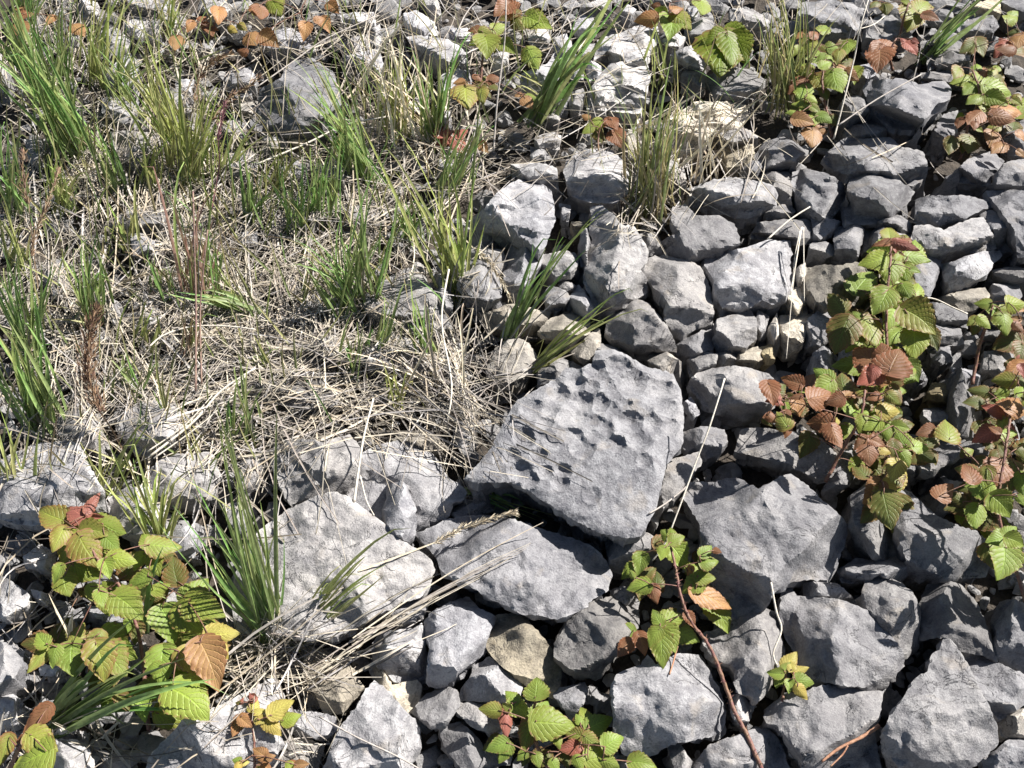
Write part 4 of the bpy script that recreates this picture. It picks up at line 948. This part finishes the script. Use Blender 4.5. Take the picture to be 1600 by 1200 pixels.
# ---------------------------------------------------------------- grass tufts
GREENS = {'g': [(.085, .19, .04), (.13, .26, .06), (.19, .31, .09), (.11, .22, .055), (.24, .31, .10)],
          'y': [(.30, .35, .10), (.22, .29, .07), (.36, .38, .14), (.18, .26, .06)],
          'm': [(.17, .22, .06), (.28, .29, .10), (.33, .28, .15), (.14, .20, .06)],
          'd': [(.52, .46, .34), (.44, .37, .28), (.60, .54, .42)],
          'r': [(.30, .17, .14), (.24, .20, .10), (.18, .25, .07), (.34, .22, .19)]}
def bez(p0, p1, p2, n):
    return [p0*(1-t)**2+p1*2*t*(1-t)+p2*t*t for t in (k/(n-1) for k in range(n))]
def blade_path(bu, bv, tu, tv, n=8, droop=.0, zb=.0):
    D = math.hypot(tu-bu, tv-bv); up = (bv-tv)/max(D, 1); s = mpp((bv+tv)/2)
    zt = D*s*(.35+.65*max(0, up))*random.uniform(.8, 1.15) if up > -.3 else D*s*.25
    zt = max(zt, .02)
    p0 = Gv(bu, bv, zb); p2 = Gv(tu, tv, zt+zb)
    mid = p0.lerp(p2, .5); off = Vector((random.uniform(-1, 1), random.uniform(-.6, 1), 0))*D*s*.07
    p1 = mid + off*1.5 + Vector((0, 0, D*s*random.uniform(.0, .22+droop)))
    return bez(p0, p1, p2, n)
TIDX = 0
for line in TUFT_DATA.strip().splitlines():
    if line.startswith('#') or not line.strip(): continue
    b, tips, cnt, opt, lab = line.split('|')
    bu, bv = map(float, b.split(',')); tips = [tuple(map(float, t.split(','))) for t in tips.split()]
    o = opt.split(); kind = o[0]; kw = {k.split('=')[0]: float(k.split('=')[1]) for k in o[1:]}
    W = kw.get('w', 1.0); DD = kw.get('D', 9.0); dry = int(kw.get('dry', int(cnt)*.7)); cnt = int(int(cnt)*1.8); s = mpp(bv)
    zb = max(0.0, hf(bu, bv)*.6)
    root = bpy.data.objects.new('grass_tuft', None); COL.objects.link(root); root.location = G(bu, bv, zb); og = root.location.copy()
    tag(root, lab, 'grass', 'grass tufts growing between the rocks')
    R_ = Ribbons(); random.seed(500+TIDX)
    for k in range(cnt):
        tu, tv = tips[k % len(tips)] if k < 2*len(tips) else random.choice(tips)
        D = math.hypot(tu-bu, tv-bv); sh = random.uniform(.5, 1.2) if k >= len(tips) else 1
        tu = bu+(tu-bu)*sh+random.gauss(0, .12*D); tv = bv+(tv-bv)*sh+random.gauss(0, .06*D)
        x_ = bu+random.gauss(0, DD*1.5); y_ = bv+random.gauss(0, DD*.9)
        p = blade_path(x_, y_, tu, tv, 9, .06, zb-.004)
        if random.random() < .4:        # bent over tip
            p[-1] = p[-1]+Vector((random.uniform(-.02, .02), -.01, -.02)); p[-2] = p[-2]+Vector((0, 0, -.006))
        c = random.choice(GREENS[kind]); q = random.uniform(1.35, 2.3); c = tuple(x*q for x in c)
        tipc = random.choice([c, tuple(x*1.25 for x in c), (.50, .46, .18), (.46, .38, .22), (.30, .18, .13)])
        basec = tuple(x*.6+y*.4 for x, y in zip(c, (.36, .30, .20))) if kind != 'd' else c
        R_.add(p, random.uniform(.0028, .0062)*W, basec, tuple((x+y)/2 for x, y in zip(c, tipc)), fold=.55, taper=1.0,
               side=to_sun*.7+Vector((0, -.5, .5))+Vector((random.uniform(-.6, .6), random.uniform(-.6, .6), random.uniform(-.4, .4))))
    R_.build('dry_blades' if kind == 'd' else 'green_blades', M_STRAW if kind == 'd' else M_BLADE, root, og)
    if kind != 'd' and dry:
        Q = Ribbons()
        for k in range(dry):
            tu, tv = random.choice(tips); D = math.hypot(tu-bu, tv-bv); sh = random.uniform(.15, .6)
            tu = bu+(tu-bu)*sh+random.gauss(0, .22*D*min(sh+.2, .5)); tv = bv+(tv-bv)*sh+random.gauss(0, 10)
            p = blade_path(bu+random.gauss(0, DD*1.2), bv+random.gauss(0, DD*.7), tu, tv, 6, .05, zb-.003)
            Q.add(p, random.uniform(.0015, .0036), straw_col(.75), straw_col(.95), fold=.5, taper=.7, side=Vector((random.uniform(-.6, .6), -.6, .8)))
        Q.build('dry_blades', M_STRAW, root, og)
    TIDX += 1

random.seed(71)                           # single stray blades between the tufts: nobody could count them
SB = Ribbons()
for (cx, cy, rx, ry, cnt) in [(150,150,190,150,150),(200,420,220,180,150),(480,330,220,170,150),(560,560,170,110,50),(150,700,150,80,30),(300,730,110,90,26),(650,130,130,110,60),(950,120,260,90,40),(330,60,260,60,50),(1010,260,80,60,26)]:
    for k in range(cnt):
        rr = math.sqrt(random.random())*1.1; th = random.uniform(0, 6.283)
        u = cx+rx*rr*math.cos(th); v = cy+ry*rr*math.sin(th); L = random.uniform(35, 125); a = math.radians(random.gauss(102, 26))
        if hf(u, v) > .08 or (v > 520 and u > 700): continue
        p = blade_path(u, v, u+L*math.cos(a), v-L*math.sin(a), 8, .1, hf(u, v)*.6)
        c = random.choice(GREENS[random.choice('ggyym')]); q = random.uniform(1.1, 1.9); c = tuple(x*q for x in c)
        SB.add(p, random.uniform(.0018, .0042), tuple(x*.7+y*.3 for x, y in zip(c, (.4, .34, .24))), random.choice([c, (.48, .42, .22), (.34, .22, .15)]), fold=.5, taper=1,
               side=to_sun*.7+Vector((0, -.5, .5))+Vector((random.uniform(-.7, .7), random.uniform(-.7, .7), random.uniform(-.4, .4))))
tag(SB.build('stray_grass', M_BLADE), 'thin single grass blades growing through the dead grass', 'grass', kind='stuff')

# ---------------------------------------------------------------- brambles and raspberries
def leaf_mesh(seed):
    rnd = random.Random(seed); nu = 34; ns = 7
    V_ = []; UV = []; F_ = []
    NV = 7.0; lob = rnd.uniform(.9, 1.1); curl = rnd.uniform(.05, .45); roll = rnd.uniform(-.1, .8); vf = rnd.uniform(-.10, .38)
    sk = rnd.uniform(-.06, .06)
    for i in range(nu+1):
        u = i/nu
        wd = .43*lob*(math.sin(math.pi*min(1, u**.62)*1.0)**.8)*(1-.25*u) if 0 < u < 1 else 0.0
        tooth = (u*24) % 1.0
        wd *= 1+.10*(1-tooth)-.03 + .035*math.sin(u*7*2*math.pi)
        for j in range(-ns, ns+1):
            s = j/ns; a = abs(s)
            ph = (u-.42*a)*NV; tr = abs((ph % 1)-.5)*2          # 1 on vein
            x = s*wd + sk*math.sin(math.pi*u); y = u + (-.05*a*a*(1-u) if True else 0)
            y -= .10*a*(1-u)**3
            z = -.042*(tr**1.5)*(.3+.7*min(1, a*2.5))*(wd/.35) - roll*(s*wd)**2*1.2 + vf*abs(s*wd)
            z -= curl*(u-.35)**2
            z += .018*math.sin(7*u+seed)*s + .02*math.sin(11*u+3*s+seed)*a
            V_.append((x, y, z)); UV.append((.5+s*.5, u))
    m = 2*ns+1
    for i in range(nu):
        for j in range(m-1):
            F_.append((i*m+j, i*m+j+1, (i+1)*m+j+1, (i+1)*m+j))
    me = mesh_from('leaf', V_, F_, M_LEAF)
    uvl = me.uv_layers.new(name='UVMap')
    vi = np.zeros(len(me.loops), dtype=np.int32); me.loops.foreach_get('vertex_index', vi)
    uvl.data.foreach_set('uv', np.array(UV, dtype=np.float32)[vi].ravel())
    return me
LEAFM = [leaf_mesh(s) for s in range(18)]
LC = {'g': ((.215, .29, .05), .2), 'h': ((.215, .26, .05), .55), 'y': ((.42, .36, .09), .25), 'o': ((.36, .20, .085), .5), 'r': ((.22, .11, .055), .9),
      'p': ((.33, .11, .085), .5), 'd': ((.10, .13, .03), .5), 'k': ((.14, .21, .015), .2)}
LN = {'g': None, 'h': 'green leaf flushed brown between its veins', 'y': 'yellow leaf', 'o': 'orange leaf', 'r': 'red brown leaf', 'p': 'pinkish red leaf', 'd': 'dull dark green leaf', 'k': 'glossy lime green leaf'}
plants = []; cur = None
for line in LEAF_DATA.strip().splitlines():
    if line.startswith('#') or not line.strip(): continue
    if line[0] == '@':
        a = line[1:].split('|'); cur = dict(h=float(a[1])/100, stem=[tuple(map(float, p.split(','))) for p in a[2].split()], label=a[3], L=[], x=4 if a[0] == 'H' else 3 if a[0] in 'GI' else 1); plants.append(cur)
    else:
        t, rest = line.split(':'); r, c = int(t[0]), int(t[1])
        for q in rest.split():
            f = q.split(','); bx, by, tx, ty = map(float, f[:4])
            cur['L'].append((c*400+bx/4, r*300+by/4, c*400+tx/4, r*300+ty/4, f[4], float(f[5]) if len(f) > 5 else 1.0))
def drape(P, sub, clear, jit, upto=1.0):   # smooth line that rests on the stones it crosses instead of passing through them
    P = [Vector(p) for p in P]; n = len(P); out = []
    for k in range(n-1):
        p0 = P[max(k-1, 0)]; p1 = P[k]; p2 = P[k+1]; p3 = P[min(k+2, n-1)]
        for q in range(sub):
            t = q/sub; out.append(.5*((2*p1)+(p2-p0)*t+(2*p0-5*p1+4*p2-p3)*t*t+(3*p1-p0-3*p2+p3)*t**3))
    out.append(P[-1]); m = len(out)
    h = [max(p.z, hf(p.x, p.y)+clear if k <= upto*m else 0) for k, p in enumerate(out)]
    h = [max(h[max(0, k-1):k+2]) for k in range(m)]
    h = [sum(h[max(0, k-2):k+3])/len(h[max(0, k-2):k+3]) for k in range(m)]
    return [Gv(p.x, p.y, h[k])+Vector([random.uniform(-jit, jit) for _ in range(3)]) for k, p in enumerate(out)]
CAMV = Vector((0, 0, CAM_H))
for pi_, pl in enumerate(plants):
    random.seed(900+pi_); H = pl['h']
    st = pl['stem']; zb0 = hf(*st[0])*.5
    root = bpy.data.objects.new('bramble', None); COL.objects.link(root); root.location = G(st[0][0], st[0][1], zb0); og = root.location.copy()
    tag(root, pl['label'], 'bramble', 'raspberry and bramble plants among the rocks')
    T = Tubes(); n = len(st)
    def zst(t): return zb0+.004+(H*.8)*min(1, t*1.3)
    fine = drape([(u, v, zst(k/(n-1))) for k, (u, v) in enumerate(st)], 7, .004, .0006, .7)
    T.add(fine, .0028 if H > .065 else .0018, .0016 if H > .065 else .001, 7, .08)
    if H > .07:                           # prickles
        for k in range(len(fine)*2):
            p = random.choice(fine[:int(len(fine)*.9)]); d = Vector([random.uniform(-1, 1) for _ in range(3)]).normalized()
            T.add([p, p+d*.003, p+d*.0065], .0008, .0001, 4)
    nodes = list(fine)
    extra = []
    if len(pl['L']) > 15:
        for (bx, by, tx, ty, cc, wf) in pl['L']:
            for rep in range(pl['x']):
              if random.random() < .6:
                a = random.uniform(0, 6.283); Lp = math.hypot(tx-bx, ty-by)*random.uniform(.7, 1.0)
                sp_ = .6 if pl['x'] > 1 else .35; bx2 = bx+random.gauss(0, Lp*sp_); by2 = by+random.gauss(0, Lp*sp_)
                extra.append((bx2, by2, bx2+Lp*math.cos(a), by2+Lp*math.sin(a), random.choice('ddg'+cc)+'!', 1.05))
    if pi_ in (7, 8):
        for q in range(9):
            a = random.uniform(0, 6.283); u_ = random.uniform(1190, 1400) if pi_ == 7 else random.uniform(1430, 1590); v_ = random.uniform(590, 700) if pi_ == 7 else random.uniform(640, 800)
            Lp = random.uniform(26, 42); extra.append((u_, v_, u_+Lp*math.cos(a), v_+Lp*math.sin(a), random.choice('rrdhg'), 1.1))
    if pi_ == 8:                          # the right edge bramble spreads on past the frame
        for q in range(46):
            a = random.uniform(0, 6.283); u_ = random.uniform(1615, 1790); v_ = random.uniform(380, 860); Lp = random.uniform(30, 55)
            extra.append((u_, v_, u_+Lp*math.cos(a), v_+Lp*math.sin(a), random.choice('ghrd'), 1.1))
    for (bx, by, tx, ty, cc, wf) in pl['L']+extra:
        low_ = cc.endswith('!'); cc = cc[0]
        tx = bx+(tx-bx)*1.06; ty = by+(ty-by)*1.06
        lo_ = .15 if low_ else .25 if cc == 'd' else .55
        zb = zb0+H*random.uniform(lo_, lo_+(.3 if low_ else .5)); zb = max(zb, hf(bx, by)+.006, hf(tx, ty)+.012)
        s = mpp(by); Lpx = math.hypot(tx-bx, ty-by); zt = zb-Lpx*s*random.uniform(-.05, .30); zt = max(zt, hf(tx, ty)+.004)
        B = Gv(bx, by, zb); Tt = Gv(tx, ty, zt)
        y = Tt-B; ln = y.length; y.normalize()
        n0 = Vector((0, 0, .75))+(CAMV-B).normalized()*.55+Vector([random.uniform(-.38, .38) for _ in range(3)])
        n0 = (n0-y*n0.dot(y)).normalized(); x = y.cross(n0)
        M = Matrix(((x.x*ln*wf, y.x*ln, n0.x*ln, B.x-og.x), (x.y*ln*wf, y.y*ln, n0.y*ln, B.y-og.y), (x.z*ln*wf, y.z*ln, n0.z*ln, B.z-og.z), (0, 0, 0, 1)))
        o = link('leaf', random.choice(LEAFM), root); o.matrix_local = M
        base, red = LC[cc]; k = random.uniform(.82, 1.15); j = random.uniform(-.03, .03)
        o.color = (max(.01, base[0]*k*(1+j*3)), base[1]*k, base[2]*k*(1-j*2), min(1, red*random.uniform(.6, 1.4)))
        if LN[cc]: o['label'] = LN[cc]
        near = min(nodes, key=lambda p: (p-B).length)      # petiole joins the cane or a neighbouring petiole
        mid = near.lerp(B, .5)+Vector((random.uniform(-.004, .004), 0, .006))
        T.add(bez(near, mid, B+y*ln*.04, 6), .0008, .0006, 5)
        nodes.extend(bez(near, mid, B, 4)[1:])
    T.build('stem', M_CANE, root, og)

# ---------------------------------------------------------------- seed heads, stalks and sticks
def polyz(pts, z0, z1, sub=6, j=.0):
    n = len(pts)
    return drape([(u+random.uniform(-1.6, 1.6), v+random.uniform(-1.6, 1.6), z0+(z1-z0)*k/(n-1)) for k, (u, v) in enumerate(pts)], sub, .003, 0)
def seed_stalk(stem, head, z0, z1, z2, width, cols, label, stemcol, n=170):
    root = bpy.data.objects.new('seed_stalk', None); COL.objects.link(root); root.location = G(*stem[0], z0); og = root.location.copy()
    tag(root, label, 'grass seed head', 'ripe grass seed heads')
    R_ = Ribbons(); R_.add(polyz(stem, z0, z1), .0026, stemcol, stemcol, taper=.4); R_.build('stem', M_STRAW, root, og)
    Hd = Ribbons(); path = polyz(head, z1, z2, 10)
    Hd.add(path, .002, stemcol, stemcol, taper=.5)
    for k in range(n):
        t = random.random(); i = min(int(t*(len(path)-1)), len(path)-2); p = path[i].lerp(path[i+1], random.random())
        d = (path[i+1]-path[i]).normalized(); r = Vector([random.gauss(0, 1) for _ in range(3)]).normalized()
        env = width*(.35+.65*math.sin(math.pi*min(1, .12+t*.85)))
        q = p+(r-d*r.dot(d))*env*random.uniform(.1, 1); dd = (d*1.2+r*.7).normalized(); L = random.uniform(.005, .012)
        c = random.choice(cols); kk = random.uniform(.75, 1.2); c = tuple(x*kk for x in c)
        Hd.add([q, q+dd*L*.5, q+dd*L], random.uniform(.0018, .0032), c, c, fold=.6, taper=1, side=r)
    Hd.build('seed_head', M_STRAW, root, og)
BR = [(.22, .13, .08), (.30, .19, .11), (.16, .09, .065), (.38, .26, .16)]
PL = [(.62, .54, .40), (.52, .44, .32), (.70, .62, .48)]
seed_stalk([(192, 705), (175, 670), (158, 645)], [(158, 645), (138, 590), (138, 530), (150, 480)], .01, .09, .16, .017, BR, 'brown feathery seed plume standing over straw at the left', (.30, .20, .13), 700)
seed_stalk([(290, 260), (295, 200), (303, 160)], [(303, 160), (312, 120), (335, 95), (362, 82)], .01, .12, .16, .008, BR, 'brown drooping seed head, upper of the pair at the upper left', (.3, .24, .13))
seed_stalk([(300, 270), (315, 220), (330, 188)], [(330, 188), (350, 160), (378, 140), (405, 122)], .01, .10, .13, .008, BR, 'brown drooping seed head, lower of the pair at the upper left', (.3, .24, .13))
seed_stalk([(50, 560), (48, 470), (50, 400)], [(50, 400), (55, 360), (72, 325), (92, 265)], .01, .10, .15, .005, [(.40, .28, .18), (.32, .2, .13), (.5, .38, .25)], 'tan brown seed head leaning right near the left edge', (.36, .28, .18))
seed_stalk([(60, 450), (50, 380), (45, 320)], [(45, 320), (38, 280), (35, 235)], .01, .10, .13, .008, BR, 'short dark seed head beside the left edge', (.3, .22, .14), 110)
seed_stalk([(560, 893), (610, 872), (680, 848)], [(680, 848), (720, 828), (760, 812), (805, 800)], .055, .06, .065, .004, PL, 'pale seed head lying across the dark slab under the boulder', (.6, .52, .38), 220)
seed_stalk([(150, 470), (175, 452), (192, 442)], [(192, 442), (225, 430), (260, 428), (292, 432)], .02, .03, .035, .004, PL, 'pale seed head lying on straw left of the lying green blades', (.6, .52, .38))
seed_stalk([(700, 350), (725, 372), (740, 388)], [(740, 388), (760, 405), (780, 435), (796, 465)], .06, .06, .05, .004, PL, 'pale seed head lying on rocks above the pitted boulder', (.6, .52, .38), 130)
seed_stalk([(330, 330), (342, 260), (340, 220)], [(340, 220), (345, 190), (352, 160)], .01, .12, .15, .004, [(.34, .17, .18), (.26, .12, .13)], 'purplish narrow seed head left of the drooping brown ones', (.3, .14, .14), 90)

def stalk(name, pts, z0, z1, r0, r1, label, cat, mat, group=None, extra=()):
    T = Tubes(); T.add(polyz(pts, z0, z1, 5), r0, r1, 6, .1)
    for e in extra: T.add(polyz(e, z0, z1, 5), r0*.6, r1*.5, 5, .1)
    o = T.build(name, mat, None, G(*pts[0], z0)); tag(o, label, cat, group); return o
M_PALE = plain_noise_mat('bleached_stalk', (.58, .52, .42), (.70, .64, .54), 120, .7)
M_DARKST = plain_noise_mat('purple_stem', (.17, .09, .085), (.27, .19, .13), 140, .7)
M_DSTK = plain_noise_mat('weathered_twig', (.34, .30, .26), (.48, .43, .38), 120, .8)
stalk('stick', [(1284, 1189), (1310, 1170), (1345, 1152), (1374, 1134)], .062, .066, .0015, .0024, 'reddish brown broken stick lying on the wide slab at the bottom right', 'stick', M_WOOD, extra=[[(1296, 1198), (1316, 1178), (1325, 1165)]])
stalk('dry_stalk', [(1133, 590), (1108, 665), (1090, 718), (1062, 795), (1040, 850), (1020, 876)], .16, .05, .0012, .001, 'straight bleached stalk slanting down right of the pitted boulder', 'stalk', M_PALE)
stalk('dry_stalk', [(1073, 760), (1040, 785), (1012, 803)], .09, .08, .0014, .001, 'thin tan twig crossing from the slanting stalk to the pitted boulder', 'stalk', M_DSTK)
stalk('twig', [(1362, -20), (1345, 45), (1335, 90), (1318, 160), (1302, 216)], .20, .03, .0011, .0017, 'long pale bare twig rising beside the orange leaved bramble at the upper right', 'twig', M_PALE, extra=[[(1345, 45), (1365, 38), (1383, 26)]])
stalk('dry_stalk', [(1253, 355), (1243, 410), (1236, 460)], .07, .05, .0014, .001, 'bleached straws hanging over the chalk white stones', 'stalk', M_PALE, extra=[[(1256, 355), (1257, 420), (1257, 470)], [(1254, 356), (1240, 430), (1230, 560)], [(1250, 360), (1242, 400), (1238, 440)]])
stalk('dry_stalk', [(1200, 372), (1232, 345), (1266, 322)], .06, .07, .0016, .0013, 'white straw lying above the square pale block', 'stalk', M_PALE)
stalk('dry_stalk', [(1420, 467), (1455, 467), (1485, 478), (1512, 490)], .06, .06, .0014, .001, 'bleached straw on dark rock right of the tall raspberry shoot', 'stalk', M_PALE)
stalk('dry_stalk', [(500, 1120), (560, 1152), (620, 1180), (660, 1205)], .06, .07, .0013, .001, 'thin stalk with a bud crossing the pale triangular slab', 'stalk', M_DSTK)
stalk('dry_stalk', [(555, 785), (560, 740), (570, 680), (584, 622)], .06, .09, .0018, .0014, 'bleached straw standing between dimpled rock and smooth rock', 'stalk', M_PALE)
stalk('dry_stalk', [(562, 745), (572, 780), (583, 805)], .055, .05, .0012, .0008, 'short bent straw on the smooth grey rock left of the stone fin', 'stalk', M_PALE)
stalk('dry_stalk', [(400, 256), (480, 222), (540, 196), (610, 180)], .05, .05, .0018, .0012, 'long straw lying below the large dark slab at the upper left', 'stalk', M_PALE)
stalk('dry_stalk', [(400, 136), (460, 95), (510, 60), (590, 25)], .07, .08, .0014, .001, 'long tan straw crossing over the large dark slab at the upper left', 'stalk', M_DSTK)
stalk('dry_stalk', [(232, 542), (255, 524), (300, 510), (350, 508), (400, 515)], .05, .05, .0014, .001, 'long arched straw in the thatch right of the brown plume', 'stalk', M_PALE)
stalk('dry_stalk', [(235, 712), (300, 660), (345, 610), (400, 575)], .04, .06, .002, .0014, 'long straw slanting up to the right above the grey rock at left', 'stalk', M_PALE, extra=[[(240, 716), (310, 665), (370, 615)], [(230, 705), (290, 662), (330, 618)]])
stalk('dry_stalk', [(1060, 1010), (1052, 1035), (1047, 1055)], .06, .062, .0014, .0008, 'tiny red twig on the large smooth lit rock', 'twig', M_WOOD)
stalk('dry_stalk', [(1205, 910), (1212, 955), (1220, 985), (1208, 1020), (1213, 1040)], .09, .05, .0014, .0012, 'thin white crooked twig dangling left of the notched slab', 'twig', M_PALE)
stalk('twig', [(1310, 195), (1370, 155), (1440, 115)], .10, .12, .0014, .0012, 'thin brown twig crossing the chunky block at the upper right', 'twig', M_DSTK)
stalk('dry_stalk', [(770, 235), (778, 160), (790, 60), (790, -20)], .02, .22, .0018, .0012, 'tall tan stem rising to the top edge, right of the crimson leaves', 'stalk', M_DSTK)
stalk('dry_stalk', [(700, 420), (690, 500), (705, 600), (700, 660)], .10, .03, .0016, .0014, 'tall pale straw hanging in front of dull rocks left of the boulder', 'stalk', M_PALE)
stalk('dry_stalk', [(305, 610), (307, 480), (302, 380), (300, 300)], .01, .20, .0018, .0013, 'tall thin purple brown stem in the left thatch', 'stalk', M_DARKST)
stalk('dry_stalk', [(316, 600), (314, 490), (318, 420), (325, 360)], .01, .15, .0014, .001, 'shorter reddish stem beside the tall purple brown one', 'stalk', M_DARKST)
# pale bundle of straw lying from the tuft foot toward the dark slab
B_ = Ribbons(); random.seed(77)
for k in range(10):
    t0 = random.uniform(0, .55); e = random.uniform(-1, 1)
    a_ = (480+t0*250+random.uniform(-12, 12), 1045-t0*130+e*10+random.uniform(-5, 5)); b_ = (random.uniform(800, 860), 0)
    b_ = (b_[0], 1045-(b_[0]-480)*.53+e*22-(b_[0]-800)*.2)
    ln_ = [(a_[0]+(b_[0]-a_[0])*q/4+random.gauss(0, 2.5), a_[1]+(b_[1]-a_[1])*q/4+random.gauss(0, 3)-6*math.sin(q/4*3.14)) for q in range(5)]
    if random.random() < .4: ln_ = ln_[:random.choice([3, 4])]
    pts = polyz(ln_, .045+random.uniform(0, .015), .085, 3)
    c = straw_col(1.1); B_.add(pts, random.uniform(.0010, .0024), c, straw_col(1.0), fold=.5, taper=.6, side=Vector((random.uniform(-.6, .6), random.uniform(-.6, .6), 1)))
ob = B_.build('straw_bundle', M_STRAW, None, G(470, 1040, .05)); tag(ob, 'bundle of bleached straws reaching from the green tuft to the dark slab', 'straw')
